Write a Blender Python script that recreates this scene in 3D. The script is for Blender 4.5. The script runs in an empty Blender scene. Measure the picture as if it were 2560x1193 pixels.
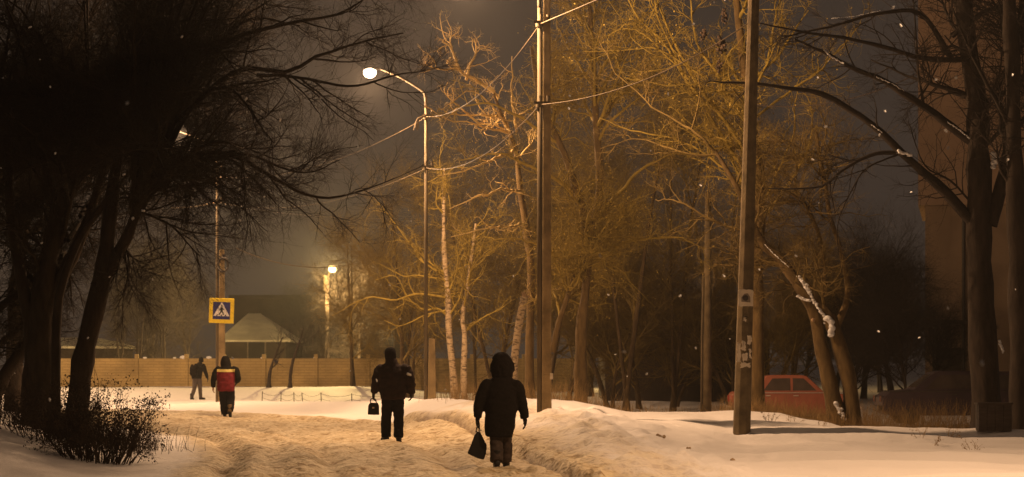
import bpy, math, random
import numpy as np
from mathutils import Vector
R = math.radians
sc = bpy.context.scene
col = sc.collection

# ------------------------------------------------------------------ camera, sky, exposure
F, CX, HY, EYE = 6400.0, 1280.0, 907.0, 1.5          # focal length in photo pixels, horizon row, eye height
cam_d = bpy.data.cameras.new('camera'); cam = bpy.data.objects.new('camera', cam_d); col.objects.link(cam)
cam.location = (0, 0, EYE); cam.rotation_euler = (R(90), 0, 0)
cam_d.sensor_width = 36; cam_d.lens = F/2560*36; cam_d.shift_y = (HY-596.5)/2560
cam_d.clip_start = 0.5; cam_d.clip_end = 3000
cam_d.dof.use_dof = True; cam_d.dof.focus_distance = 48; cam_d.dof.aperture_fstop = 2.8
sc.camera = cam

world = bpy.data.worlds.new('World'); sc.world = world; world.use_nodes = True
wn, wl = world.node_tree.nodes, world.node_tree.links
bg = wn['Background']
tc = wn.new('ShaderNodeTexCoord'); sx = wn.new('ShaderNodeSeparateXYZ'); rp = wn.new('ShaderNodeValToRGB')
wl.new(tc.outputs['Generated'], sx.inputs[0]); wl.new(sx.outputs['Z'], rp.inputs['Fac'])
rp.color_ramp.elements[0].position = 0.0; rp.color_ramp.elements[0].color = (0.043, 0.030, 0.0225, 1)
rp.color_ramp.elements[1].position = 0.5; rp.color_ramp.elements[1].color = (0.025, 0.018, 0.0145, 1)
wl.new(rp.outputs['Color'], bg.inputs['Color']); bg.inputs['Strength'].default_value = 1.0

sc.view_settings.view_transform = 'Standard'; sc.view_settings.look = 'None'
sc.view_settings.gamma = 1; sc.view_settings.exposure = 0.0
cy = sc.cycles
cy.max_bounces = 4; cy.diffuse_bounces = 2; cy.glossy_bounces = 2; cy.transmission_bounces = 2
cy.volume_bounces = 0; cy.transparent_max_bounces = 4; cy.use_denoising = True; cy.use_adaptive_sampling = True; cy.adaptive_threshold = .004; cy.adaptive_min_samples = 64
cy.sample_clamp_indirect = 3; cy.sample_clamp_direct = 5; cy.caustics_reflective = False; cy.caustics_refractive = False

LAMP_COL = (1.0, 0.60, 0.32)
LAMP_W = 4500.0
HAZE = 0.0004

rng = np.random.default_rng(7)
random.seed(7)

# ------------------------------------------------------------------ helpers
def P(px, py, d):
    return np.array([(px-CX)/F*d, d, EYE+(HY-py)/F*d])

def tag(o, label=None, cat=None, group=None, kind=None):
    if label: o['label'] = label
    if cat: o['category'] = cat
    if group: o['group'] = group
    if kind: o['kind'] = kind
    return o

def empty(name, loc, label=None, cat=None, group=None, rz=0):
    o = bpy.data.objects.new(name, None); col.objects.link(o)
    o.location = tuple(loc); o.rotation_euler = (0, 0, rz); o.empty_display_size = 0.2
    return tag(o, label, cat, group)

def hash3(ix, iy, iz, s):
    h = (ix*374761393 + iy*668265263 + iz*2147483647 + s*1274126177) & 0xffffffff
    h = ((h ^ (h >> 13))*1274126177) & 0xffffffff
    return ((h ^ (h >> 16)) & 0xffff)/65535.0

def noise(p, s=0):
    p = np.asarray(p, float); i = np.floor(p).astype(np.int64); f = p-i; f = f*f*(3-2*f)
    r = 0
    for dx in (0, 1):
        for dy in (0, 1):
            for dz in (0, 1):
                w = (f[..., 0] if dx else 1-f[..., 0])*(f[..., 1] if dy else 1-f[..., 1])*(f[..., 2] if dz else 1-f[..., 2])
                r = r + w*hash3(i[..., 0]+dx, i[..., 1]+dy, i[..., 2]+dz, s)
    return r*2-1

def fbm2(x, y, sc_, s=0, oct=3):
    a, r = 1.0, 0
    for k in range(oct):
        r = r + a*noise(np.stack([x/sc_, y/sc_, np.zeros_like(x)+k*7.3], -1), s+k); a *= .5; sc_ *= .5
    return r

def mesh_np(name, V, Fq, mat=None, parent=None, smooth=True, loc=None, mats=None, mi=None):
    """quads (or tris) given as an (n,k) index array -> one linked mesh object"""
    V = np.ascontiguousarray(V, np.float32); Fq = np.ascontiguousarray(Fq, np.int32)
    me = bpy.data.meshes.new(name)
    n, k = Fq.shape
    me.vertices.add(len(V)); me.vertices.foreach_set('co', V.ravel())
    me.loops.add(n*k); me.loops.foreach_set('vertex_index', Fq.ravel())
    me.polygons.add(n); me.polygons.foreach_set('loop_start', np.arange(0, n*k, k, dtype=np.int32))
    if smooth: me.polygons.foreach_set('use_smooth', np.ones(n, bool))
    for m in (mats or ([mat] if mat else [])): me.materials.append(m)
    if mi is not None: me.polygons.foreach_set('material_index', np.ascontiguousarray(mi, np.int32))
    me.update(calc_edges=True)
    o = bpy.data.objects.new(name, me); col.objects.link(o)
    if parent: o.parent = parent
    if loc is not None: o.location = tuple(loc)
    return o

class MB:
    """collects simple shapes into ONE mesh"""
    def __init__(s): s.v, s.f = [], []
    def add(s, V, Fs):
        b = len(s.v); s.v += [tuple(map(float, v)) for v in V]; s.f += [tuple(int(i)+b for i in f) for f in Fs]; return s
    def box(s, c, d, rz=0, taper=1.0):
        c, d = np.array(c, float), np.array(d, float)/2; V = []
        for z in (-1, 1):
            for x, y in ((-1, -1), (1, -1), (1, 1), (-1, 1)):
                t = taper if z > 0 else 1
                X, Y = x*d[0]*t, y*d[1]*t
                V.append((c[0]+X*math.cos(rz)-Y*math.sin(rz), c[1]+X*math.sin(rz)+Y*math.cos(rz), c[2]+z*d[2]))
        return s.add(V, [(3, 2, 1, 0), (4, 5, 6, 7), (0, 1, 5, 4), (1, 2, 6, 5), (2, 3, 7, 6), (3, 0, 4, 7)])
    def prism(s, pts, y0, y1, axis='y'):
        """polygon in xz extruded along y"""
        n = len(pts)
        V = [(x, y0, z) for x, z in pts]+[(x, y1, z) for x, z in pts]
        Fs = [tuple(range(n)), tuple(range(2*n-1, n-1, -1))]+[(i, i+n, (i+1) % n+n, (i+1) % n) for i in range(n)]
        return s.add(V, Fs)
    def tube(s, pts, rad, n=8, cap=True):
        pts = np.array(pts, float); rad = np.broadcast_to(np.array(rad, float), (len(pts),))
        V, Fq = tubes(pts[None], rad[None], n)
        b = len(V); Fs = [tuple(f) for f in Fq]
        if cap: Fs += [tuple(range(n-1, -1, -1)), tuple(range(b-n, b))]
        return s.add(V, Fs)
    def loft(s, rings, n=20, p=2.0):
        """rings (cx,cy,cz,rx,ry) in horizontal planes"""
        V, Fs = [], []
        for (cx_, cy_, cz_, rx, ry) in rings:
            for k in range(n):
                a = 2*math.pi*k/n; ca, sa = math.cos(a), math.sin(a)
                V.append((cx_+rx*math.copysign(abs(ca)**(2/p), ca), cy_+ry*math.copysign(abs(sa)**(2/p), sa), cz_))
        for i in range(len(rings)-1):
            for k in range(n):
                Fs.append((i*n+k, i*n+(k+1) % n, (i+1)*n+(k+1) % n, (i+1)*n+k))
        Fs += [tuple(range(n-1, -1, -1)), tuple(range((len(rings)-1)*n, len(rings)*n))]
        return s.add(V, Fs)
    def ball(s, c, r, n=12):
        r = np.broadcast_to(np.array(r, float), (3,)); m = n//2
        rings = []
        for i in range(m+1):
            a = math.pi*(i+.02)/(m+.04)
            rings.append((c[0], c[1], c[2]-r[2]*math.cos(a), r[0]*math.sin(a)+1e-4, r[1]*math.sin(a)+1e-4))
        return s.loft(rings, n)
    def build(s, name, mat, parent=None, bevel=0, smooth=False, loc=None):
        me = bpy.data.meshes.new(name); me.from_pydata(s.v, [], s.f); me.validate()
        if mat: me.materials.append(mat)
        o = bpy.data.objects.new(name, me); col.objects.link(o)
        if parent: o.parent = parent
        if loc is not None: o.location = tuple(loc)
        if smooth: me.polygons.foreach_set('use_smooth', np.ones(len(me.polygons), bool))
        if bevel:
            b = o.modifiers.new('bevel', 'BEVEL'); b.width = bevel; b.segments = 2; b.limit_method = 'ANGLE'; b.angle_limit = R(40)
        return o

def norm(a): return a/np.maximum(np.linalg.norm(a, axis=-1, keepdims=True), 1e-9)

def tubes(pts, rad, sides):
    """pts (n,K,3), rad (n,K) -> verts, quads"""
    n, K, _ = pts.shape
    t = np.empty_like(pts); t[:, 1:-1] = pts[:, 2:]-pts[:, :-2]; t[:, 0] = pts[:, 1]-pts[:, 0]; t[:, -1] = pts[:, -1]-pts[:, -2]
    t = norm(t)
    mean = np.abs(pts[:, -1]-pts[:, 0]); ref = np.eye(3)[np.argmin(mean, 1)][:, None, :]
    u = norm(np.cross(t, np.broadcast_to(ref, t.shape))); v = np.cross(t, u)
    a = np.linspace(0, 2*np.pi, sides, endpoint=False)
    V = pts[:, :, None, :]+rad[:, :, None, None]*(np.cos(a)[:, None]*u[:, :, None, :]+np.sin(a)[:, None]*v[:, :, None, :])
    idx = np.arange(n*K*sides).reshape(n, K, sides)
    A = idx[:, :-1, :]; B = np.roll(A, -1, 2); D = idx[:, 1:, :]; C_ = np.roll(D, -1, 2)
    return V.reshape(-1, 3), np.stack([A, B, C_, D], -1).reshape(-1, 4)

def resample(pl, K):
    pl = np.asarray(pl, float); s = np.r_[0, np.cumsum(np.linalg.norm(np.diff(pl, axis=0), axis=1))]
    # smooth the corners a little with a Catmull-Rom pass
    if len(pl) > 2:
        q = []; e = np.vstack([2*pl[0]-pl[1], pl, 2*pl[-1]-pl[-2]])
        for i in range(1, len(e)-2):
            for t in np.linspace(0, 1, 8, endpoint=False):
                p0, p1, p2, p3 = e[i-1:i+3]
                q.append(.5*((2*p1)+(-p0+p2)*t+(2*p0-5*p1+4*p2-p3)*t*t+(-p0+3*p1-3*p2+p3)*t**3))
        q.append(pl[-1]); pl = np.array(q); s = np.r_[0, np.cumsum(np.linalg.norm(np.diff(pl, axis=0), axis=1))]
    u = np.linspace(0, s[-1], K)
    return np.stack([np.interp(u, s, pl[:, i]) for i in range(3)], 1)

# ------------------------------------------------------------------ materials
def new_mat(name):
    m = bpy.data.materials.new(name); m.use_nodes = True
    nt = m.node_tree; return m, nt.nodes, nt.links, nt.nodes['Principled BSDF']

def mat(name, c, rough=.8, var=.25, scale=6, bump=0.0, bscale=30, metal=0, c2=None, stretch=(1, 1, 1), spec=.3):
    m, N, L, b = new_mat(name)
    b.inputs['Roughness'].default_value = rough; b.inputs['Metallic'].default_value = metal
    b.inputs['Specular IOR Level'].default_value = spec
    t = N.new('ShaderNodeTexCoord'); mp = N.new('ShaderNodeMapping'); mp.inputs['Scale'].default_value = stretch
    L.new(t.outputs['Object'], mp.inputs[0])
    nz = N.new('ShaderNodeTexNoise'); nz.inputs['Scale'].default_value = scale; nz.inputs['Detail'].default_value = 5
    L.new(mp.outputs[0], nz.inputs['Vector'])
    r = N.new('ShaderNodeValToRGB'); r.color_ramp.elements[0].position = .33; r.color_ramp.elements[1].position = .67
    c2 = c2 or tuple(x*(1+var) for x in c); c1 = tuple(x*(1-var) for x in c) if c2 is None or var else c
    r.color_ramp.elements[0].color = (*c1, 1); r.color_ramp.elements[1].color = (*c2, 1)
    L.new(nz.outputs['Fac'], r.inputs[0]); L.new(r.outputs[0], b.inputs['Base Color'])
    if bump:
        n2 = N.new('ShaderNodeTexNoise'); n2.inputs['Scale'].default_value = bscale; n2.inputs['Detail'].default_value = 4
        L.new(mp.outputs[0], n2.inputs['Vector'])
        bp = N.new('ShaderNodeBump'); bp.inputs['Strength'].default_value = bump; bp.inputs['Distance'].default_value = .02
        L.new(n2.outputs['Fac'], bp.inputs['Height']); L.new(bp.outputs[0], b.inputs['Normal'])
    return m

def emit(name, c, s):
    m, N, L, b = new_mat(name)
    b.inputs['Base Color'].default_value = (.8, .8, .8, 1); b.inputs['Emission Color'].default_value = (*c, 1); b.inputs['Emission Strength'].default_value = s
    return m

M = {}
M['bark_shaded'] = mat('shaded bark', (.040, .028, .019), .9, .35, 9, .5, 25, stretch=(1, 1, .3))  # darker copy of the bark: shade of unlit sides put into its colour
M['twig_shaded'] = mat('shaded twigs', (.030, .021, .014), .9, .3, 5)  # twigs darkened the same way, backlit shade in the colour
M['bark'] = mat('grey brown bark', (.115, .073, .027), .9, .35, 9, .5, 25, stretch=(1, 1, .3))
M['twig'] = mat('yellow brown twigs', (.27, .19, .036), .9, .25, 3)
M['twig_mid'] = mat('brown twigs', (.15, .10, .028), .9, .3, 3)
M['twig_lit'] = mat('lit twigs', (.50, .35, .13), .9, .2, 3)  # lighter twig copy: glow of the nearby lamp put into its colour
M['twig_far'] = mat('far twigs', (.17, .117, .030), .9, .3, 3)  # darker twig copy: weaker light on far trees put into its colour
M['bark_far'] = mat('far bark', (.075, .048, .02), .9, .35, 9, .5, 25, stretch=(1, 1, .3))  # bark darkened likewise, the weaker far light held in its colour
M['leaf'] = mat('dry seeds and leaves', (.36, .25, .05), .85, .35, 4)
M['weed'] = mat('dry straw weeds', (.30, .19, .075), .9, .35, 4)
M['bush'] = mat('dark bush stems', (.055, .035, .022), .9, .35, 8)
M['pipe'] = mat('galvanised pipe', (.105, .077, .04), .8, .3, 5, .25, 40, stretch=(1, 1, .3))
M['concrete'] = mat('weathered concrete', (.135, .098, .05), .92, .35, 3.5, .6, 30)
M['post'] = mat('lit concrete', (.30, .215, .105), .95, .3, 3.5, .6, 30)  # lighter than the other concrete: lamp light on the front put into colour
M['iron'] = mat('dark iron', (.06, .05, .04), .6, .2, 9)
M['arm'] = mat('shaded lamp arm', (.05, .038, .022), .8, .3, 5)  # darker than the pipe: shade beside the bulb put into its colour
M['cable'] = mat('dull cable', (.15, .11, .065), .7, .1, 3)
M['wire_thin'] = mat('thin wire', (.30, .24, .2), .7, .1, 3)
M['paper'] = mat('pasted paper', (.62, .53, .40), .9, .12, 6, .2, 20)
M['ink'] = mat('printed ink', (.05, .04, .035), .9, .3, 14)
M['grey_ink'] = mat('grey print', (.20, .16, .12), .9, .3, 14)
M['snowcap'] = mat('settled snow', (.82, .81, .80), .8, .05, 8, .4, 14)
M['wood_dark'] = mat('dark boards', (.05, .036, .026), .85, .3, 4, .4, 20, stretch=(1, 1, 6))
M['yellow'] = mat('reflective yellow', (.85, .62, .03), .5, .06, 5)
M['blue'] = mat('sign blue', (.022, .025, .15), .45, .1, 5)
M['white'] = mat('sign white', (.80, .76, .72), .5, .05, 5)
M['black'] = mat('sign black', (.012, .012, .012), .6, .1, 5)
M['coat'] = mat('black wool', (.010, .0075, .006), .95, .3, 30, .3, 120, spec=.1)
M['maroon'] = mat('dark maroon nylon', (.020, .010, .008), .85, .3, 12, .3, 40, spec=.2)
M['navy'] = mat('dark green jacket', (.009, .008, .006), .9, .3, 14, .3, 50, spec=.15)
M['redcloth'] = mat('red jacket cloth', (.17, .010, .016), .8, .2, 12, .3, 50)
M['stripe'] = mat('pale yellow stripe', (.62, .50, .16), .7, .1, 12)
M['trousers'] = mat('black trousers', (.012, .010, .010), .95, .25, 20, .3, 60, spec=.1)
M['grey_trousers'] = mat('brown grey trousers', (.050, .037, .030), .95, .25, 20, .3, 60, spec=.1)
M['jeans'] = mat('washed trousers', (.075, .058, .05), .95, .25, 16, .3, 60)
M['boot'] = mat('black boots', (.012, .010, .009), .6, .25, 16)
M['boot_tan'] = mat('tan boots', (.17, .12, .07), .8, .25, 16)
M['skin'] = mat('skin', (.42, .24, .16), .6, .1, 10)
M['hair'] = mat('dark hair', (.014, .010, .007), .7, .3, 40, .5, 90, stretch=(1, 1, .2))
M['leather'] = mat('black leather', (.010, .009, .008), .55, .2, 14, .2, 60)
M['buckle'] = mat('pale buckle', (.6, .5, .36), .4, .1, 10)
M['car_red'] = mat('red car paint', (.30, .088, .045), .5, .12, 3, spec=.5)
M['car_plum'] = mat('dusty plum car paint', (.05, .03, .034), .6, .15, 3, spec=.4)
M['car_glass'] = mat('dark car glass', (.075, .055, .042), .18, .2, 3, spec=.5)
M['chrome'] = mat('chrome strip', (.62, .52, .44), .35, .1, 9, metal=.6)
M['rubber'] = mat('tyre rubber', (.02, .02, .02), .9, .2, 12)
M['tail'] = mat('tail lamp red', (.35, .03, .02), .3, .1, 9)
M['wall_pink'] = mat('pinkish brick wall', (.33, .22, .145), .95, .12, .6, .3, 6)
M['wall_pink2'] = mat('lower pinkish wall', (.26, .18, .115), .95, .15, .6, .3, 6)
M['plaster_dark'] = mat('dark plaster', (.06, .044, .030), .95, .2, 1.2, .3, 8)
M['glass_dark'] = mat('dark window glass', (.02, .018, .016), .15, .2, 3)
M['frame'] = mat('old window frame', (.22, .17, .12), .8, .15, 6)
M['roof_snow'] = mat('snowy roof', (.72, .66, .52), .9, .1, 1.5, .3, 6)
M['roof_dark'] = mat('dark felt roof', (.06, .045, .036), .95, .2, 1.5)
M['flake'] = mat('snowflake', (.9, .9, .9), .7, .02, 3)
M['clod'] = mat('dirty snow clod', (.42, .30, .18), .9, .3, 20, .4, 40)
M['stub'] = mat('cut wood', (.34, .22, .12), .9, .25, 12)

def birch_mat():
    m, N, L, b = new_mat('birch bark'); b.inputs['Roughness'].default_value = .85
    t = N.new('ShaderNodeTexCoord'); mp = N.new('ShaderNodeMapping'); mp.inputs['Scale'].default_value = (3.0, 3.0, 8)
    nz = N.new('ShaderNodeTexNoise'); nz.inputs['Scale'].default_value = 2.6; nz.inputs['Detail'].default_value = 6
    r = N.new('ShaderNodeValToRGB'); r.color_ramp.elements[0].position = .36; r.color_ramp.elements[1].position = .52
    r.color_ramp.elements[0].color = (.10, .068, .035, 1); r.color_ramp.elements[1].color = (.42, .31, .18, 1)
    L.new(t.outputs['Object'], mp.inputs[0]); L.new(mp.outputs[0], nz.inputs['Vector']); L.new(nz.outputs['Fac'], r.inputs[0]); L.new(r.outputs[0], b.inputs['Base Color'])
    return m
M['birch'] = birch_mat()

def fence_mat():
    m, N, L, b = new_mat('moulded concrete fence'); b.inputs['Roughness'].default_value = .95
    t = N.new('ShaderNodeTexCoord'); mp = N.new('ShaderNodeMapping'); mp.inputs['Rotation'].default_value = (R(90), 0, 0)
    br = N.new('ShaderNodeTexBrick'); br.inputs['Scale'].default_value = 1.0
    br.inputs['Brick Width'].default_value = .5; br.inputs['Row Height'].default_value = .13; br.inputs['Mortar Size'].default_value = .018
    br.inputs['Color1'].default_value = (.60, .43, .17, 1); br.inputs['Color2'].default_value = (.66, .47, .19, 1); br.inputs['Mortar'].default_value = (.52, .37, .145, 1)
    L.new(t.outputs['Object'], mp.inputs[0]); L.new(mp.outputs[0], br.inputs['Vector'])
    nz = N.new('ShaderNodeTexNoise'); nz.inputs['Scale'].default_value = .8; nz.inputs['Detail'].default_value = 4
    L.new(t.outputs['Object'], nz.inputs['Vector'])
    mx = N.new('ShaderNodeMix'); mx.data_type = 'RGBA'; mx.blend_type = 'MULTIPLY'; mx.inputs[0].default_value = .75
    L.new(br.outputs['Color'], mx.inputs[6]); L.new(nz.outputs['Fac'], mx.inputs[7]); L.new(mx.outputs[2], b.inputs['Base Color'])
    bp = N.new('ShaderNodeBump'); bp.inputs['Strength'].default_value = .8; bp.inputs['Distance'].default_value = .03; bp.invert = True
    L.new(br.outputs['Fac'], bp.inputs['Height']); L.new(bp.outputs[0], b.inputs['Normal'])
    return m
M['fence'] = fence_mat()

def slate_mat():
    m, N, L, b = new_mat('corrugated slate roof'); b.inputs['Roughness'].default_value = .9
    t = N.new('ShaderNodeTexCoord'); mp = N.new('ShaderNodeMapping'); mp.inputs['Rotation'].default_value = (0, 0, 0)
    w = N.new('ShaderNodeTexWave'); w.wave_type = 'BANDS'; w.bands_direction = 'X'; w.inputs['Scale'].default_value = 1.45; w.inputs['Distortion'].default_value = .25
    r = N.new('ShaderNodeValToRGB'); r.color_ramp.elements[0].color = (.05, .038, .028, 1); r.color_ramp.elements[1].color = (.27, .205, .145, 1)
    r.color_ramp.elements[0].position = .35; r.color_ramp.elements[1].position = .75
    sh = N.new('ShaderNodeVectorMath'); sh.operation = 'MULTIPLY_ADD'
    sep = N.new('ShaderNodeSeparateXYZ'); ad = N.new('ShaderNodeMath'); ad.operation = 'MULTIPLY_ADD'; ad.inputs[1].default_value = .75
    cmb = N.new('ShaderNodeCombineXYZ')
    L.new(t.outputs['Object'], sep.inputs[0]); L.new(sep.outputs['Z'], ad.inputs[0]); L.new(sep.outputs['X'], ad.inputs[2]); L.new(ad.outputs[0], cmb.inputs[0])
    L.new(cmb.outputs[0], w.inputs['Vector']); L.new(w.outputs['Fac'], r.inputs[0]); L.new(r.outputs[0], b.inputs['Base Color'])
    return m
M['slate'] = slate_mat()

def snow_mat():
    m, N, L, b = new_mat('snow'); b.inputs['Roughness'].default_value = .75; b.inputs['Specular IOR Level'].default_value = .25
    t = N.new('ShaderNodeTexCoord')
    at = N.new('ShaderNodeAttribute'); at.attribute_name = 'dirt'
    n1 = N.new('ShaderNodeTexNoise'); n1.inputs['Scale'].default_value = 1.7; n1.inputs['Detail'].default_value = 8; n1.inputs['Roughness'].default_value = .68
    n2 = N.new('ShaderNodeTexNoise'); n2.inputs['Scale'].default_value = 7; n2.inputs['Detail'].default_value = 5
    mpd = N.new('ShaderNodeMapping'); mpd.inputs['Scale'].default_value = (1, .45, 1)
    L.new(t.outputs['Object'], mpd.inputs[0])
    L.new(mpd.outputs[0], n1.inputs['Vector']); L.new(t.outputs['Object'], n2.inputs['Vector'])
    # clean snow / packed sandy snow / brown slush specks
    r1 = N.new('ShaderNodeValToRGB'); r1.color_ramp.elements[0].position = .30; r1.color_ramp.elements[1].position = .70
    r1.color_ramp.elements[0].color = (.46, .335, .17, 1); r1.color_ramp.elements[1].color = (.84, .73, .52, 1)
    L.new(n1.outputs['Fac'], r1.inputs[0])
    r2 = N.new('ShaderNodeValToRGB'); r2.color_ramp.elements[0].position = .36; r2.color_ramp.elements[1].position = .50
    r2.color_ramp.elements[0].color = (.55, .46, .35, 1); r2.color_ramp.elements[1].color = (1, 1, 1, 1)
    L.new(n2.outputs['Fac'], r2.inputs[0])
    mu = N.new('ShaderNodeMix'); mu.data_type = 'RGBA'; mu.blend_type = 'MULTIPLY'; mu.inputs[0].default_value = 1
    L.new(r1.outputs[0], mu.inputs[6]); L.new(r2.outputs[0], mu.inputs[7])
    ad = N.new('ShaderNodeMath'); ad.operation = 'ADD'; sb = N.new('ShaderNodeMath'); sb.operation = 'SUBTRACT'; sb.inputs[1].default_value = .5
    ml = N.new('ShaderNodeMath'); ml.operation = 'MULTIPLY'; ml.inputs[1].default_value = .9
    L.new(n1.outputs['Fac'], sb.inputs[0]); L.new(sb.outputs[0], ml.inputs[0]); L.new(ml.outputs[0], ad.inputs[0]); L.new(at.outputs['Fac'], ad.inputs[1])
    cl = N.new('ShaderNodeMapRange'); cl.inputs[1].default_value = .25; cl.inputs[2].default_value = .75
    L.new(ad.outputs[0], cl.inputs[0])
    mx = N.new('ShaderNodeMix'); mx.data_type = 'RGBA'
    L.new(cl.outputs[0], mx.inputs[0]); mx.inputs[6].default_value = (.84, .80, .78, 1); L.new(mu.outputs[2], mx.inputs[7])
    ar = N.new('ShaderNodeAttribute'); ar.attribute_name = 'rut'
    m3 = N.new('ShaderNodeMix'); m3.data_type = 'RGBA'; L.new(ar.outputs['Fac'], m3.inputs[0]); L.new(mx.outputs[2], m3.inputs[6]); m3.inputs[7].default_value = (.17, .11, .055, 1)
    L.new(m3.outputs[2], b.inputs['Base Color'])
    bp = N.new('ShaderNodeBump'); bp.inputs['Strength'].default_value = .9; bp.inputs['Distance'].default_value = .10
    n3 = N.new('ShaderNodeTexNoise'); n3.inputs['Scale'].default_value = 9; n3.inputs['Detail'].default_value = 6
    L.new(t.outputs['Object'], n3.inputs['Vector'])
    mh = N.new('ShaderNodeMath'); mh.operation = 'MULTIPLY'; mr = N.new('ShaderNodeMapRange'); mr.inputs[3].default_value = .15; mr.inputs[4].default_value = 1
    L.new(at.outputs['Fac'], mr.inputs[0]); L.new(n3.outputs['Fac'], mh.inputs[0]); L.new(mr.outputs[0], mh.inputs[1])
    L.new(mh.outputs[0], bp.inputs['Height']); L.new(bp.outputs[0], b.inputs['Normal'])
    return m
M['snow'] = snow_mat()

# ------------------------------------------------------------------ ground
CR = np.array([(-40, 75, .05), (-12, 92, .03), (-6, 84, .22), (-2.25, 67, .55), (-.94, 60, .60), (.18, 57.5, .60), (1.42, 57, .62), (2.0, 56.2, .54), (2.5, 55.5, .44), (2.96, 55.5, .42), (4.15, 55.3, .42), (4.9, 55, .46),
               (5.7, 54.6, .40), (6.46, 53, .26), (7, 51.4, .15), (7.7, 50.3, .10), (9.2, 50, .11), (10, 48, .1), (40, 40, .1)])
FT = np.array([(-40, 62), (-14, 86), (-6, 78), (-3, 64), (-2.3, 52), (-1, 46), (.07, 40), (1.05, 29), (1.6, 26), (3, 36), (4.2, 45), (6, 44), (7.5, 42), (9, 40), (40, 20)])
RE = np.array([(-10, 2.6), (28, 1.6), (33.6, 1.05), (46, .1), (56, -1.2), (60, -2.2), (66, -4.0), (72, -6.2), (78, -9.0), (84, -14), (90, -40)])     # right edge x(y)
LE = np.array([(-10, -3.2), (28, -3.9), (33.6, -4.35), (42, -5.1), (52, -6.6), (60, -9.3), (66, -15), (70, -40)])                      # left edge x(y)

def sm(t): t = np.clip(t, 0, 1); return t*t*(3-2*t)

def road_sd(x, y):
    """>0 inside the road, metres to the nearer edge"""
    r = np.interp(y, RE[:, 0], RE[:, 1]); l = np.interp(y, LE[:, 0], LE[:, 1])
    s = np.minimum(r-x, x-l)
    return np.where(y > 92, -5, s)

def ground_z(x, y, fine=True):
    x = np.asarray(x, float); y = np.asarray(y, float)
    yc = np.interp(x, CR[:, 0], CR[:, 1]); zc = np.interp(x, CR[:, 0], CR[:, 2]); yf = np.interp(x, FT[:, 0], FT[:, 1])
    yf = np.minimum(yf, yc-5)
    front = zc*sm((y-yf)/(yc-yf))
    back = np.where(x > 3.2, -.32, np.where(x > -1, -.05, .12)) + 0*x
    back = np.interp(x, [-14, -6, -1, 3, 4.5, 12], [.03, .05, .05, -.12, -.32, -.25])
    dropw = np.interp(x, [-10, -2, 2], [14, 9, 5])
    t = sm((y-yc)/dropw)
    z = np.where(y < yc, front, zc+(back-zc)*t)
    z = z + np.where(y > 82, sm((y-82)/16)*(.12-back), 0)*sm((x+6)/5)
    z = z + .36*sm((y-101)/11)*sm((-2-x)/5)*(1-sm((y-150)/40))
    # left bank
    l = np.interp(y, LE[:, 0], LE[:, 1])
    z = z + .60*sm((l-1.0-x)/3.4)*sm((78-y)/18)
    z = z + .05*sm((x-9.5)/6)
    if fine:
        sd = road_sd(x, y); inr = sm((sd+.5)/1.0)
        z = z + (1-inr)*.012*fbm2(x, y*.6, .5, 71, 2)
        z = z + .05*fbm2(x, y*.6, 2.4, 3)*(1-.4*inr)
        z = z + inr*(.030*fbm2(x, y*.4, .8, 11)+.026*fbm2(x, y*.5, .3, 15, 2))
        # wheel ruts that follow the lane
        r = np.interp(y, RE[:, 0], RE[:, 1]); l2 = np.interp(y, LE[:, 0], LE[:, 1]); u = (x-l2)/np.maximum(r-l2, .1)
        for c_, w_, a_ in ((.955, .016, .13), (.985, .02, -.05), (.72, .03, .085), (.63, .035, -.06), (.38, .03, .08), (.30, .03, -.05), (.09, .03, .11), (.17, .03, -.06)):
            cc = c_+.012*fbm2(y, 0*y+c_*9, 6, 21)
            z = z - a_*np.exp(-((u-cc)/w_)**2)*(y > 20)*np.where(y > 70, np.clip((84-y)/14, 0, 1), 1)
        # trampled lumps beside the road
        lump = np.exp(-((sd+1.3)/1.05)**2)*(x > -1.5)*(y < 58)
        z = z + lump*(.085*np.abs(fbm2(x, y*.45, .6, 31))+.065*fbm2(x, y*.5, .24, 35, 2))
        lump2 = np.exp(-((sd+2.6)/.9)**2)*(x > -1.5)*(y < 52)
        z = z + lump2*.10*np.maximum(fbm2(x, y*.45, .42, 41)-.15, 0)
        # ridges shaped to give the look of tree shadows on the right-hand bank
        rip = sm((x-2.6-.03*(50-y))/2.0)*(y < yc+1)
        ph = y*1.0+x*.30+1.5*fbm2(x*.6, y, 4.5, 51)
        z = z + rip*.085*np.sin(ph*1.7)*sm(.8+fbm2(x, y, 5, 55)) + rip*.048*np.sin(ph*4.1+1+fbm2(x, y, 2, 57))
    return z

def axis(segs):
    a = [segs[0][0]]
    for lo, hi, st in segs:
        n = max(1, int(round((hi-lo)/st))); a += list(np.linspace(lo, hi, n+1)[1:])
    return np.array(a)
gx = axis([(-900, -120, 120), (-120, -30, 6), (-30, -12, .6), (-12, -6, .16), (-6, 10, .085), (10, 14, .25), (14, 40, 2), (40, 120, 10), (120, 900, 130)])
gy = axis([(-40, 14, 3), (14, 26, .5), (26, 62, .15), (62, 110, .35), (110, 140, 1.5), (140, 300, 12), (300, 1500, 150)])
GX, GY = np.meshgrid(gx, gy, indexing='ij')
GZ = ground_z(GX, GY)
SD = road_sd(GX, GY)
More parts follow.
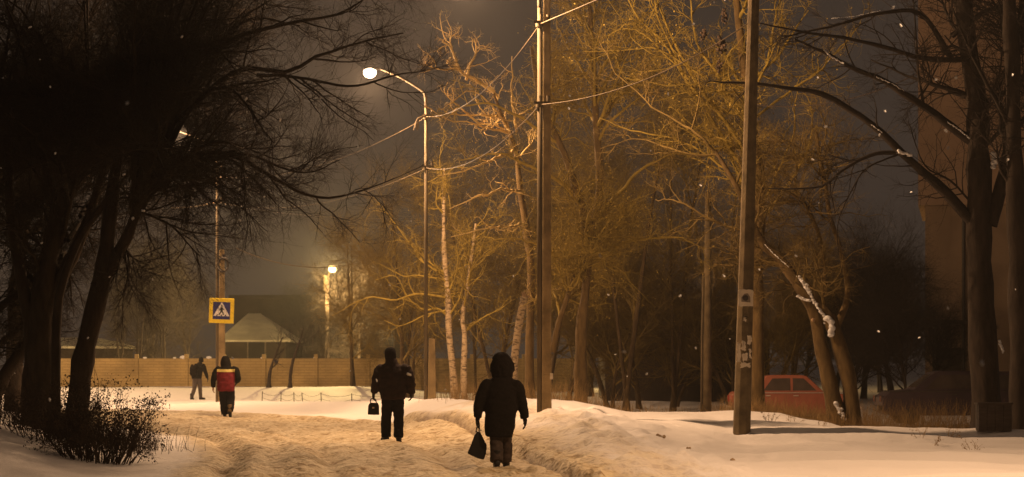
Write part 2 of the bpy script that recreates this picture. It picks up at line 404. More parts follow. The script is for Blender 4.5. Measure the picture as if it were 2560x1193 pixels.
# boot prints trodden into the road and the foot of the bank
frs = np.random.default_rng(77); steps = []
for pth in (((.55, 27), (-.15, 37), (-.9, 46), (-2.2, 56)), ((-1.5, 27), (-2.2, 48), (-4.2, 62), (-7, 74)), ((-2.6, 27), (-3.6, 45), (-6.6, 64), (-10.5, 78)), ((.9, 27), (1.1, 33), (.6, 40), (-.2, 47))):
    pth = np.array(pth, float); t = np.linspace(0, len(pth)-1, 75)
    for k, tt in enumerate(t):
        i_ = min(int(tt), len(pth)-2); q_ = pth[i_]*(1-tt+i_)+pth[i_+1]*(tt-i_); steps.append((q_[0]+(.13 if k % 2 else -.13)+frs.normal()*.05, q_[1]+frs.normal()*.1, 1.0))
for k in range(420):
    y_ = frs.uniform(28, 74); r_ = np.interp(y_, RE[:, 0], RE[:, 1]); l_ = np.interp(y_, LE[:, 0], LE[:, 1]); steps.append((l_+(r_-l_)*frs.uniform(.03, 1.0), y_, frs.uniform(.4, 1.0)))
for k in range(150):
    y_ = frs.uniform(30, 54); steps.append((np.interp(y_, RE[:, 0], RE[:, 1])+abs(frs.normal())*1.5+.2, y_, frs.uniform(.4, 1.1)))
for x_, y_, a_ in steps:
    i0, i1 = np.searchsorted(gx, (x_-.45, x_+.45)); j0, j1 = np.searchsorted(gy, (y_-.75, y_+.75))
    if i1-i0 < 2 or j1-j0 < 2 or min(math.hypot(x_+.15, (y_-37.3)*.5), math.hypot(x_+2.25, (y_-48.4)*.5)) < .32: continue
    dx_, dy_ = (GX[i0:i1, j0:j1]-x_)/.11, (GY[i0:i1, j0:j1]-y_)/.20; q_ = dx_**2+dy_**2
    GZ[i0:i1, j0:j1] += a_*(-.070*np.exp(-q_)+.016*np.exp(-(np.sqrt(q_)-1.6)**2*2.5))
_rx = np.interp(GY, RE[:, 0], RE[:, 1])-GX; _lx = GX-np.interp(GY, LE[:, 0], LE[:, 1])
dirt = np.where(_rx < _lx, sm((SD+np.interp(GY, [44, 56], [1.9, .7]))/np.interp(GY, [44, 56], [2.6, 1.3])), sm((SD+.7)/1.3))*np.where(GY > 74, np.clip((90-GY)/14, 0, 1), 1)
lum = np.exp(-((SD+1.0)/.8)**2)*(GX > -2)*(GY < 60)
dirt = np.clip(np.maximum(dirt, .50*lum), 0, 1)
_r = np.interp(GY, RE[:, 0], RE[:, 1]); _l = np.interp(GY, LE[:, 0], LE[:, 1]); UU = (GX-_l)/np.maximum(_r-_l, .1)
rut = 0*GX
for c_, w_, a_ in ((.955, .014, 1.), (.72, .03, .35), (.38, .03, .35), (.09, .022, .7)):
    rut = np.maximum(rut, a_*np.exp(-((UU-(c_+.012*fbm2(GY, 0*GY+c_*9, 6, 21)))/w_)**2)*sm(.75+1.2*fbm2(GX, GY, 3, 61))*(GY > 24)*(GY < 80))
nx, ny = GX.shape
idx = np.arange(nx*ny).reshape(nx, ny)
Q = np.stack([idx[:-1, :-1], idx[1:, :-1], idx[1:, 1:], idx[:-1, 1:]], -1).reshape(-1, 4)
csd = .25*(SD[:-1, :-1]+SD[1:, :-1]+SD[1:, 1:]+SD[:-1, 1:]).ravel()
GV = np.stack([GX, GY, GZ], -1).reshape(-1, 3)
def sheet(name, sel):
    q = Q[sel]; used = np.unique(q); mp = np.full(len(GV), -1); mp[used] = np.arange(len(used))
    o = mesh_np(name, GV[used], mp[q], M['snow'])
    a = o.data.attributes.new('dirt', 'FLOAT', 'POINT'); a.data.foreach_set('value', dirt.ravel()[used].astype(np.float32))
    a = o.data.attributes.new('rut', 'FLOAT', 'POINT'); a.data.foreach_set('value', rut.ravel()[used].astype(np.float32))
    return o
tag(sheet('snowy_road', csd >= 0), kind='structure')
tag(sheet('snow_ground', csd < 0), kind='structure')

def gz(x, y): return float(ground_z(np.array([x]), np.array([y]))[0])
def on_ground(px, d, dz=0.0):
    x = (px-CX)/F*d; return np.array([x, d, gz(x, d)+dz])

# ------------------------------------------------------------------ trees
def grow(p0, d0, ln, r0, K, wig, trop, rs, tip=.25):
    n = len(p0); pts = np.empty((n, K, 3)); pts[:, 0] = p0; d = norm(d0); st = (ln/(K-1))[:, None]
    for k in range(1, K):
        pts[:, k] = pts[:, k-1]+d*st
        d = norm(d+wig*rs.normal(size=(n, 3))+np.array(trop))
    rad = r0[:, None]*(1-(1-tip)*np.linspace(0, 1, K)[None])
    return pts, rad

def spawn(pts, rad, per, t0, t1, ang, rs):
    n, K, _ = pts.shape
    i = np.repeat(np.arange(n), per); t = rs.uniform(t0, t1, len(i)); f = t*(K-1); k = np.minimum(f.astype(int), K-2); w = (f-k)[:, None]
    p = pts[i, k]*(1-w)+pts[i, k+1]*w; tg = norm(pts[i, k+1]-pts[i, k])
    r = rad[i, k]*(1-w[:, 0])+rad[i, k+1]*w[:, 0]
    q = rs.normal(size=(len(i), 3)); q -= (q*tg).sum(1, keepdims=True)*tg; q = norm(q)
    a = rs.uniform(R(ang[0]), R(ang[1]), len(i))[:, None]
    return p, np.cos(a)*tg+np.sin(a)*q, r, t

def leaves(pts, n, size, rs):
    i = rs.integers(0, len(pts), n); k = rs.integers(1, pts.shape[1], n)
    c = pts[i, k]+rs.normal(size=(n, 3))*size*.7
    u = norm(rs.normal(size=(n, 3))); v = norm(np.cross(u, rs.normal(size=(n, 3))))
    s = size*rs.uniform(.6, 1.3, (n, 1))
    V = np.stack([c-u*s*.5, c+v*s*.35, c+u*s*.5, c-v*s*.35], 1).reshape(-1, 3)
    return V, np.arange(4*n).reshape(-1, 4)

GAPS = [(432, 331, 23), (455, 331, 12)]
def clear_of(pts, base):
    w = pts+base; px = CX+w[..., 0]/w[..., 1]*F; py = HY-(w[..., 2]-EYE)/w[..., 1]*F; ok = np.ones(len(pts), bool)
    for gx_, gy_, r_ in GAPS: ok &= ~(((px-gx_)**2+((py-gy_)*1.5)**2 < r_*r_).any(1))
    return ok

def branch_levels(parents, levels, rs, base=None):
    """parents: list of (pts, rad) with the same K; returns lists for every level"""
    cur = parents; out = []
    for lv in levels:
        p, d, r, t = spawn(cur[0], cur[1], lv['per'], lv.get('t0', .2), lv.get('t1', 1.), lv.get('ang', (30, 70)), rs)
        if 'up' in lv: d = norm(d+np.array([0, 0, lv['up']]))
        ln = rs.uniform(*lv['len'], len(p))*(1.1-.55*t)
        r0 = np.minimum(r*.75, rs.uniform(*lv['rad'], len(p)))
        cur = grow(p, d, ln, r0, lv.get('K', 5), lv.get('wig', .16), lv.get('trop', (0, 0, .03)), rs)
        if base is not None: ok = clear_of(cur[0], base); cur = (cur[0][ok], cur[1][ok])
        out.append((cur, lv.get('sides', 3)))
    return out

def make_tree(name, label, base, stems, limbs, levels, seed, mt, mc, group=None, leaf=0, leaf_size=.05, jit=.05, stem_t0=.35, extra_limbs=None, cat='tree'):
    """stems / limbs: lists of (polyline of world points, r0, r1)"""
    rs = np.random.default_rng(seed); base = np.asarray(base, float)
    root = empty(name, base, label, cat, group)
    def pack(lst, K, jit):
        pp, rr = [], []
        for pl, r0, r1 in lst:
            q = resample(np.array(pl)-base, K)
            w = np.cumsum(rs.normal(size=(K, 3)), 0)*jit*np.linalg.norm(q[-1]-q[0])/K; w -= np.linspace(0, 1, K)[:, None]*w[-1]*.6
            pp.append(q+w); rr.append(np.linspace(r0, r1, K)*(1+.06*rs.normal(size=K)))
        return np.array(pp), np.array(rr)
    sp, sr = pack(stems, 22, .02)
    sr[:, 0] *= 1.35; sr[:, 1] *= 1.12
    V, Fq = tubes(sp, sr, 12)
    V = V+ (norm(V-np.repeat(sp.reshape(-1, 3), 12, 0)))*(noise(V*np.array([5, 5, 1.6]), seed)[:, None]*.14*np.repeat(sr.ravel(), 12)[:, None])
    mesh_np('trunk', V, Fq, mt, root)
    Vs, Fs, off = [], [], 0
    pools = []
    if limbs:
        lp, lr = pack(limbs, 22, jit)
        if mc is M['twig_shaded']: ok = clear_of(lp, base); lp, lr = lp[ok], lr[ok]
        pools.append((lp, lr)); v, f = tubes(lp, lr, 6); Vs.append(v); Fs.append(f+off); off += len(v)
    if extra_limbs:
        p, d, r, t = spawn(sp, sr, extra_limbs['per'], extra_limbs.get('t0', stem_t0), 1, extra_limbs.get('ang', (30, 75)), rs)
        d = norm(d+np.array(extra_limbs.get('bias', (0, 0, .3))))
        e = grow(p, d, rs.uniform(*extra_limbs['len'], len(p))*(1.1-.5*t), np.minimum(r*.6, extra_limbs['rad']), 22, extra_limbs.get('wig', .10), extra_limbs.get('trop', (0, 0, .02)), rs)
        pools.append(e); v, f = tubes(e[0], e[1], 5); Vs.append(v); Fs.append(f+off); off += len(v)
    par = (np.concatenate([a for a, _ in pools]), np.concatenate([b for _, b in pools]))
    lv = branch_levels(par, levels, rs, base if mc is M['twig_shaded'] else None)
    for (pt, rd), sd_ in lv:
        v, f = tubes(pt, rd, sd_); Vs.append(v); Fs.append(f+off); off += len(v)
    crown = mesh_np('crown', np.concatenate(Vs), np.concatenate(Fs), mc, root)
    if leaf:
        v, f = leaves(lv[-1][0][0], leaf, leaf_size, rs); mesh_np('seed_clusters', v, f, M['leaf'], root, smooth=False)
    return root

def copy_thing(o, loc, rz, s, label=None):
    c = o.copy(); col.objects.link(c); c.location = tuple(loc); c.rotation_euler = (0, 0, rz); c.scale = (s, s, s)
    if label: c['label'] = label
    for ch in o.children:
        k = ch.copy(); col.objects.link(k); k.parent = c
    return c

def line(d, *pp):
    """photo pixels -> world points, each (px,py) or (px,py,extra depth)"""
    return [P(p[0], p[1], d+(p[2] if len(p) > 2 else 0)) for p in pp]

def rooted(d, *pp):
    L = line(d, *pp); L[0] = L[0].copy(); L[0][2] = gz(L[0][0], L[0][1])-.08
    return L

# --- the dark trees on the left, close to the camera, seen against the lamps
DK = [dict(per=13, t0=.12, ang=(25, 65), len=(1.0, 2.1), rad=(.012, .022), K=9, wig=.13, trop=(.0, 0, .015), sides=4),
      dict(per=9, t0=.1, ang=(25, 70), len=(.5, 1.1), rad=(.006, .010), K=6, wig=.16, trop=(0, 0, -.01), sides=3),
      dict(per=10, t0=.1, ang=(25, 70), len=(.22, .55), rad=(.0035, .006), K=4, wig=.2, trop=(0, 0, -.02), sides=3)]
def region_limbs(rs, n, d, org, xr, yr):
    out = []
    for _ in range(n):
        o = org[rs.integers(len(org))]; tx, ty = rs.uniform(*xr), rs.uniform(*yr); dd = rs.uniform(-2.2, 2.6)
        mx, my = (o[0]+tx)/2, (o[1]+ty)/2-rs.uniform(20, 150)
        out.append((line(d, (o[0], o[1], 0), (mx, my, dd*.6), (tx, ty, dd)), .055, .012))
    return out
rs = np.random.default_rng(21)
d = 46.0
limbs1 = region_limbs(rs, 26, d, [(150, 620), (170, 480), (230, 420)], (-60, 560), (-220, 420))
limbs1 += [(line(d, (o[0], o[1]), ((o[0]+x_)/2, (o[1]+y_)/2-60, k_*.5), (x_, y_, k_)), .05, .010) for o, x_, y_, k_ in (((140, 660), 10, 640, 1.5), ((110, 700), -20, 560, -1), ((150, 620), 60, 520, 2), ((170, 600), 240, 640, 1.8), ((200, 540), 290, 560, 2), ((160, 600), 120, 700, 2.4), ((80, 700), 20, 760, 2), ((150, 640), 180, 760, 2.2), ((220, 520), 350, 520, 1.2), ((120, 680), 60, 820, 2.6))]
make_tree('tree', 'broad black tree with the thickest trunk on the left bank', on_ground(110, d), 
          [(rooted(d, (112, 1010), (105, 860), (110, 740), (130, 620), (160, 460), (190, 250)), .30, .09),
           (rooted(d, (70, 1010), (80, 860), (60, 720), (30, 560), (20, 360)), .17, .07),
           (line(d, (120, 760), (180, 640), (215, 560), (260, 420), (330, 260)), .13, .05)],
          limbs1, DK, 101, M['bark_shaded'], M['twig_shaded'])
d = 44.5
limbs2 = [(line(d, (330, 560), (470, 300), (600, 185), (730, 190), (800, 150), (1010, 88, 1)), .075, .012),
          (line(d, (640, 186), (730, 192), (800, 205), (880, 216), (965, 192), (1090, 168, 1)), .035, .007),
          (line(d, (320, 590), (420, 430), (560, 392), (630, 440), (692, 506)), .06, .012),
          (line(d, (430, 400), (560, 380), (690, 450), (790, 496), (880, 488), (985, 447)), .06, .008),
          (line(d, (420, 330), (600, 350), (760, 345), (880, 340), (990, 300)), .055, .008),
          (line(d, (380, 300), (560, 110), (700, 60), (850, 30), (980, -60)), .06, .01),
          (line(d, (360, 420), (480, 420), (600, 380), (760, 430), (850, 400)), .05, .008),
          (line(d, (300, 600), (330, 640), (360, 660)), .03, .008),
          (line(d, (330, 520), (420, 560), (470, 610), (500, 640)), .03, .008)]
limbs2 += region_limbs(rs, 22, d, [(330, 520), (380, 380), (440, 300)], (330, 850), (-260, 400))
limbs2 += region_limbs(rs, 9, d, [(330, 520), (380, 430)], (300, 640), (330, 500))
make_tree('tree', 'black leaning tree whose forked trunk reaches its twigs over the road towards the bright lamp', on_ground(190, d),
          [(rooted(d, (185, 1030), (205, 900), (225, 800), (250, 690), (265, 580), (290, 420), (330, 240)), .24, .07),
           (line(d, (245, 720), (290, 640), (325, 575), (370, 450), (440, 290)), .12, .05),
           (rooted(d, (140, 1020), (140, 880), (150, 740), (200, 600), (300, 460)), .11, .05)],
          limbs2, DK, 102, M['bark_shaded'], M['twig_shaded'])
d = 52.0
limbs4 = region_limbs(rs, 30, d, [(40, 620), (80, 480), (140, 380)], (-100, 640), (-260, 400))
make_tree('tree', 'black tree standing farther back behind the two nearest left trunks', on_ground(30, d),
          [(rooted(d, (34, 1010), (36, 860), (40, 700), (70, 520), (130, 320)), .20, .07)], limbs4, DK, 104, M['bark_shaded'], M['twig_shaded'])
d = 47.5
limbs3 = region_limbs(rs, 12, d, [(-40, 560), (-20, 420)], (-120, 260), (-200, 520))
limbs3 += [(line(d, (-60, 820), (10, 760), (60, 720), (110, 690)), .09, .05), (line(d, (-60, 930), (0, 860), (70, 800)), .08, .04)]
make_tree('tree', 'black tree cut by the left edge of the photo, with slanting low limbs', on_ground(-40, d),
          [(rooted(d, (-20, 1050), (0, 960), (70, 850), (110, 740)), .14, .10), (rooted(d, (-70, 1040), (-50, 800), (-40, 560), (-30, 300)), .26, .08)],
          limbs3, DK, 103, M['bark_shaded'], M['twig_shaded'])

# --- right-hand dark trees
RT = [dict(per=10, t0=.1, ang=(30, 75), len=(.7, 1.7), rad=(.010, .02), K=8, wig=.16, trop=(0, 0, .01), sides=4),
      dict(per=6, t0=.1, ang=(30, 75), len=(.3, .85), rad=(.005, .008), K=5, wig=.2, trop=(0, 0, -.01), sides=3),
      dict(per=4, t0=.1, ang=(30, 75), len=(.15, .4), rad=(.003, .005), K=4, wig=.2, sides=3)]
d = 50.5
r1 = make_tree('tree', 'thick dark tree on the right with long limbs arching to the left', on_ground(2470, d),
          [(rooted(d, (2468, 1095), (2462, 900), (2455, 700), (2452, 500), (2448, 300), (2425, 130), (2400, -80)), .30, .17),
           (line(d, (2470, 560), (2500, 480), (2520, 380), (2530, 200), (2560, 0)), .14, .09)],
          [(line(d, (2440, 570), (2360, 480), (2270, 400), (2220, 345), (2140, 280), (2040, 235), (1900, 215), (1800, 205)), .115, .02),
           (line(d, (2240, 382), (2180, 385), (2110, 420), (2060, 460), (1980, 470), (1920, 470)), .045, .012),
           (line(d, (2440, 360), (2370, 310), (2290, 250), (2200, 195), (2120, 165), (2060, 130), (1990, 100)), .10, .02),
           (line(d, (2430, 150), (2300, 150), (2180, 110), (2040, 85), (1900, 60)), .06, .012),
           (line(d, (2380, 145), (2300, 30), (2200, 30), (2100, 60), (1960, 90)), .06, .012),
           (line(d, (2250, 385), (2170, 420), (2130, 470), (2095, 560), (2095, 640)), .02, .008),
           (line(d, (2310, 270), (2295, 180), (2290, 90), (2280, -20)), .03, .01),
           (line(d, (2380, 90), (2480, 20), (2560, 30), (2640, 60)), .06, .02),
           (line(d, (2440, 520), (2370, 450), (2310, 410), (2270, 300)), .025, .008)],
          RT, 111, M['bark_shaded'], M['twig_shaded'], extra_limbs=dict(per=10, len=(1.5, 3.2), rad=.05, bias=(0, 0, .25), t0=.55))
def snow_line(tree, d_, pts_, r_, n=14, flat=1.0, seed=0):
    n = int(n*2.2)
    """a broken ridge of settled snow: small lumps merged into one crust"""
    rs = np.random.default_rng(seed); q = resample(np.array([P(x, y, d_) for x, y in pts_]), n)-np.array(tree.location); m = MB()
    for k in range(n):
        m.ball(q[k]+rs.normal(size=3)*r_*.3, r_*rs.uniform(.55, 1.15)*np.array([1.1, 1, .8*flat]), 8)
    me = bpy.data.meshes.new('tmp'); me.from_pydata(m.v, [], m.f); o = bpy.data.objects.new('tmp', me); col.objects.link(o)
    r = o.modifiers.new('r', 'REMESH'); r.mode = 'VOXEL'; r.voxel_size = max(.006, r_*.2); o.modifiers.new('s', 'SMOOTH').iterations = 3
    me2 = bpy.data.meshes.new_from_object(o.evaluated_get(bpy.context.evaluated_depsgraph_get())); bpy.data.objects.remove(o)
    me2.materials.clear(); me2.materials.append(M['snowcap']); me2.polygons.foreach_set('use_smooth', np.ones(len(me2.polygons), bool)); me2.name = 'snow_patch'
    o = bpy.data.objects.new('snow_patch', me2); col.objects.link(o); o.parent = tree
for i_, (pp, r_, n_) in enumerate((([(2246, 378), (2262, 384), (2276, 390)], .040, 8), ([(2482, 385), (2486, 400), (2484, 420), (2492, 395)], .055, 8), ([(2060, 126), (2080, 143), (2108, 158)], .022, 12), ([(2190, 192), (2235, 212), (2260, 228)], .014, 16),
                                   ([(2370, 306), (2400, 326), (2424, 346)], .018, 14), ([(2446, 736), (2462, 742)], .022, 6), ([(2468, 755), (2480, 752)], .02, 6), ([(2498, 850), (2504, 868), (2508, 882)], .03, 8), ([(2180, 312), (2205, 332)], .014, 9), ([(1700+380, 46), (2140, 40), (2200, 26)], .012, 22))):
    snow_line(r1, d-.13, pp, r_, n_, seed=i_)
d = 49
make_tree('tree', 'dark tree trunk at the right edge of the photo behind the square block', on_ground(2555, d),
          [(rooted(d, (2556, 1110), (2550, 800), (2540, 500), (2530, 200), (2520, -80)), .22, .13), (line(d, (2555, 640), (2600, 400), (2640, 200)), .1, .06)],
          [(line(d, (2530, 330), (2470, 220), (2420, 120), (2380, 20)), .05, .015)], RT, 112, M['bark_shaded'], M['twig_shaded'],
          extra_limbs=dict(per=7, len=(1.2, 2.6), rad=.05, t0=.45))

# --- leaning broken tree with snow along it
d = 54.5
LT = [dict(per=9, t0=.15, ang=(30, 80), len=(.7, 1.9), rad=(.012, .022), K=9, wig=.26, trop=(0, 0, .03), sides=4),
      dict(per=8, t0=.1, ang=(30, 75), len=(.35, .9), rad=(.005, .009), K=5, wig=.22, trop=(0, 0, .02), sides=3),
      dict(per=5, t0=.1, ang=(30, 75), len=(.15, .45), rad=(.0035, .005), K=4, wig=.2, sides=3)]
lt = make_tree('tree', 'leaning forked tree with a snow line along its broken trunk, beside the red car', on_ground(2110, d),
          [(rooted(d, (2098, 1068), (2075, 960), (2050, 860), (2035, 780), (2000, 720), (1950, 650), (1900, 600), (1850, 480), (1790, 380)), .20, .035),
           (rooted(d, (2140, 1068), (2125, 980), (2105, 890), (2080, 815), (2040, 750), (2005, 700)), .19, .12),
           (line(d, (2085, 830), (2120, 740), (2105, 640), (2075, 540), (2060, 440), (2040, 330)), .07, .035),
           (line(d, (2050, 800), (2062, 700), (2050, 600), (2010, 510), (1930, 460)), .06, .03)],
          [(line(d, (1790, 382), (1740, 330), (1640, 270, 1), (1560, 200, 1.5), (1500, 100, 2)), .03, .008),
           (line(d, (1800, 390), (1700, 380), (1600, 350, 1), (1500, 370, 2)), .03, .008),
           (line(d, (1890, 580), (1800, 560), (1700, 500), (1640, 500, 1)), .035, .008)],
          LT, 121, M['bark'], M['twig_mid'], jit=.12, extra_limbs=dict(per=6, len=(1.0, 2.2), rad=.04, t0=.55))
for i_, (pp, r_, n_) in enumerate((([(1996, 690), (2006, 702), (2016, 716), (2022, 728)], .052, 10), ([(2022, 728), (2032, 748), (2044, 768), (2060, 788), (2074, 802)], .034, 18), ([(2068, 796), (2076, 806), (2080, 824), (2078, 838)], .066, 9), ([(1994, 740), (2010, 748), (2024, 752)], .036, 8),
                                   ([(1912, 612), (1940, 640), (1972, 668)], .014, 20), ([(2090, 1008), (2100, 1026), (2110, 1046)], .05, 9))):
    snow_line(lt, d-.2, pp, r_, n_, seed=40+i_)
m = MB(); q = P(2033, 800, d-.19)-np.array(lt.location); m.ball(q, .045, 10); m.build('branch_stub', M['stub'], lt, smooth=True)

# --- lit trees in the middle
LV = [dict(per=9, t0=.1, ang=(30, 80), len=(.7, 2.0), rad=(.013, .024), K=9, wig=.27, trop=(0, 0, .03), sides=4),
      dict(per=8, t0=.1, ang=(30, 85), len=(.3, .95), rad=(.0075, .012), K=6, wig=.3, trop=(0, 0, .015), sides=3),
      dict(per=5, t0=.1, ang=(30, 85), len=(.12, .45), rad=(.005, .0075), K=4, wig=.3, sides=3)]
d = 57.5
t7 = make_tree('tree', 'brightly lit bare tree rising behind the near concrete pole with drooping seed bunches', on_ground(1895, d),
          [(rooted(d, (1897, 1030), (1895, 800), (1893, 640), (1895, 500), (1880, 330), (1850, 120), (1830, -120)), .17, .07)],
          [(line(d, (1880, 470), (1780, 300), (1700, 170), (1600, 50), (1540, -60)), 0.051, .014),
           (line(d, (1885, 400), (1770, 250), (1690, 120), (1650, 10), (1620, -120)), 0.048, .014),
           (line(d, (1720, 200), (1650, 60), (1630, -40)), 0.031, .012),
           (line(d, (1690, 160), (1600, 70), (1530, 75), (1520, 110), (1545, 135)), 0.020, .006),
           (line(d, (1760, 200), (1640, 130), (1540, 135), (1450, 135)), 0.024, .006),
           (line(d, (1890, 500), (1800, 430), (1690, 360), (1580, 330), (1500, 300)), 0.034, .01),
           (line(d, (1885, 330), (1800, 200), (1740, 80), (1720, -60)), 0.041, .012),
           (line(d, (1880, 250), (1930, 120), (1960, 0), (1980, -100)), 0.034, .012),
           (line(d, (1888, 300), (1980, 230), (2060, 180), (2150, 60)), 0.031, .01),
           (line(d, (1890, 220), (1780, 210), (1650, 215), (1560, 190)), 0.020, .008),
           (line(d, (1893, 560), (1950, 420), (1980, 330), (2000, 200)), 0.031, .01)],
          LV, 131, M['bark'], M['twig'], jit=.16, leaf=1500, leaf_size=.05, extra_limbs=dict(per=16, len=(1.6, 3.4), rad=.05, bias=(-.3, 0, .2)))
for (x, y, r_) in ((1813, 36, .10), (1760, 86, .09), (1804, 112, .13), (1798, 166, .09)):
    m = MB(); c = P(x, y, d-3.5)-np.array(t7.location)
    for q in range(26):
        m.ball(c+rng.normal(size=3)*np.array([.35, .35, .75])*r_, r_*.3, 6)
    m.tube([c+np.array([0, 0, r_*.8]), c+np.array([.03, .1, r_*2.2])], .008, 4)
    m.build('seed_bunch', M['bush'], t7, smooth=True)

d = 66
make_tree('tree', 'large lit tree with a dark twisting trunk to the right of the middle lamp post', on_ground(1455, d),
          [(rooted(d, (1452, 1010), (1450, 860), (1462, 720), (1470, 600), (1440, 470), (1400, 360), (1350, 250), (1330, 120)), .17, .045),
           (line(d, (1470, 620), (1500, 480), (1490, 300), (1480, 120), (1470, -40)), .12, .05),
           (line(d, (1378, 880), (1400, 800), (1420, 740), (1450, 640)), .08, .05)],
          [(line(d, (1440, 480), (1340, 420), (1250, 380), (1150, 400)), .06, .01), (line(d, (1400, 360), (1300, 290), (1200, 250), (1100, 300)), .05, .01),
           (line(d, (1470, 560), (1580, 450), (1680, 400), (1760, 420)), .06, .01), (line(d, (1465, 680), (1580, 600), (1680, 590), (1760, 620)), .06, .01),
           (line(d, (1455, 700), (1360, 620), (1260, 600), (1180, 620)), .05, .01), (line(d, (1490, 330), (1570, 230), (1640, 180)), .05, .01)],
          LV, 132, M['bark'], M['twig'], jit=.16, leaf=2600, leaf_size=.055, extra_limbs=dict(per=13, len=(1.4, 3.4), rad=.05))
d = 67
make_tree('tree', 'lit tree with brightened crooked top branches beside the post of the bright lamp', on_ground(1320, d+4),
          [(rooted(d+4, (1330, 1000), (1325, 860), (1330, 720), (1320, 600), (1300, 480), (1290, 380), (1255, 290, -3), (1232, 225, -4)), .15, .035)],
          [(line(d, (1235, 230), (1190, 195), (1150, 175), (1128, 120), (1105, 105)), 0.0522, 0.0210), (line(d, (1150, 172), (1100, 172), (1062, 162)), 0.0319, 0.0120),
           (line(d, (1130, 125), (1128, 95), (1145, 80)), 0.0261, 0.0105),
           (line(d, (1165, 200), (1178, 160), (1190, 130), (1186, 100)), 0.0377, 0.0135), (line(d, (1280, 340, 2.2), (1230, 270), (1170, 230), (1120, 262)), 0.0435, 0.0120),
           (line(d, (1250, 290, 1.2), (1165, 285), (1085, 285)), 0.0435, 0.0105), (line(d, (1270, 330, 2.2), (1180, 305), (1120, 295), (1065, 265)), 0.0377, 0.0105),
           (line(d, (1200, 310), (1115, 235), (1120, 205)), 0.0290, 0.0090), (line(d, (1290, 380, 4.0), (1200, 420), (1100, 440)), 0.0580, 0.0120),
           (line(d, (1310, 480, 4.0), (1220, 480), (1120, 520)), 0.0580, 0.0120), (line(d, (1320, 560, 4.0), (1230, 560), (1130, 590)), 0.0580, 0.0120), (line(d, (1290, 330, 2.2), (1285, 220), (1283, 140)), 0.0435, 0.0120)],
          [dict(LV[0], per=6, len=(.4, 1.2)), dict(LV[1], per=4, len=(.2, .6)), dict(LV[2], per=3, len=(.1, .3))], 133, M['bark'], M['twig_lit'], jit=.12,
          extra_limbs=dict(per=4, len=(.8, 1.6), rad=.03, t0=.15))
# birches
BV = [dict(LV[0], per=6, len=(.7, 1.8)), dict(LV[1], per=5), dict(LV[2], per=4)]
d = 76
make_tree('birch_tree', 'pale birch with two white trunks splitting near the snow beside the lamp post', on_ground(1150, d),
          [(rooted(d, (1143, 992), (1132, 920), (1122, 830), (1122, 760), (1115, 680), (1110, 560), (1112, 420)), .13, .04),
           (rooted(d, (1158, 992), (1160, 920), (1164, 840), (1160, 790), (1175, 690), (1190, 560)), .11, .035)],
          [(line(d, (1120, 790), (1095, 772), (1060, 775), (1020, 745), (990, 690), (940, 700)), .04, .01), (line(d, (1120, 775), (1060, 790), (1000, 815), (960, 800)), .032, .008),
           (line(d, (1118, 745), (1040, 735), (985, 750), (920, 745), (830, 790)), .04, .008), (line(d, (1162, 830), (1200, 800), (1260, 765)), .035, .01),
           (line(d, (1118, 700), (1050, 690), (1010, 690), (950, 660)), .03, .008), (line(d, (1062, 660), (1000, 580), (945, 505)), .022, .008), (line(d, (1115, 690), (1062, 660), (1040, 640)), .03, .022)],
          BV, 141, M['birch'], M['twig'], extra_limbs=dict(per=9, len=(1.2, 2.6), rad=.035, bias=(0, 0, .35)))
d = 70
bt = empty('broken_tree_trunk', on_ground(1284, d), 'snapped pale birch trunk leaning right behind the hooded person', 'tree')
q = np.array(rooted(d, (1280, 1000), (1285, 920), (1293, 840), (1303, 780), (1312, 742)))-np.array(bt.location); qq = resample(q, 14)
MB().tube(qq, np.linspace(.115, .10, 14), 12).build('trunk', M['birch'], bt, smooth=True)
m = MB()
for k in range(5): m.tube([qq[-1]+rng.normal(size=3)*.04, qq[-1]+np.array([rng.normal()*.07, 0, .1+.1*rng.random()])], [.04, .005], 5)
m.tube([qq[-1], qq[-1]+np.array([.12, 0, .0]), qq[-1]+np.array([.24, 0, -.12])], [.03, .02, .01], 6); m.build('splinters', M['stub'], bt)

# thicket behind: copies of three grown trees
FV = [dict(per=11, t0=.1, ang=(25, 65), len=(1.2, 2.8), rad=(.014, .024), K=7, wig=.15, trop=(0, 0, .03), sides=3),
      dict(per=8, t0=.1, ang=(25, 70), len=(.6, 1.4), rad=(.008, .012), K=5, wig=.2, trop=(0, 0, .02), sides=3),
      dict(per=6, t0=.1, ang=(25, 70), len=(.3, .8), rad=(.005, .008), K=4, wig=.2, sides=3)]
def far_tree(label, px, d, h, seed, mt, mc, group, leaf=0):
    b_ = on_ground(px, d); rs = np.random.default_rng(seed); tops = []
    st = []
    for k in range(2):
        a = rs.normal(size=2)*.5
        st.append(([b_+np.array([.15*k, 0, -.1]), b_+np.array([a[0]*.4, a[1]*.4, h*.3]), b_+np.array([a[0], a[1], h*.65]), b_+np.array([a[0]*1.8, a[1]*1.8, h])], .10-.03*k, .02))
    return make_tree('tree', label, b_, st, None, FV, seed, mt, mc, group=group, leaf=leaf, extra_limbs=dict(per=11, len=(2, 4.5), rad=.05, t0=.18, bias=(0, 0, .35)))
G_B = 'bare trees of the dim thicket behind the lit trees'
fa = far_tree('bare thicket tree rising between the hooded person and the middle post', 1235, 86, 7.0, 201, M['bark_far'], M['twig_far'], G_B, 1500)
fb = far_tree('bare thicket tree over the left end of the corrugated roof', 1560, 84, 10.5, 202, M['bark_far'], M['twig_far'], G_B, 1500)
fc = far_tree('bare thicket tree behind the man with the briefcase', 1010, 100, 7.5, 203, M['bark_far'], M['twig_far'], G_B)
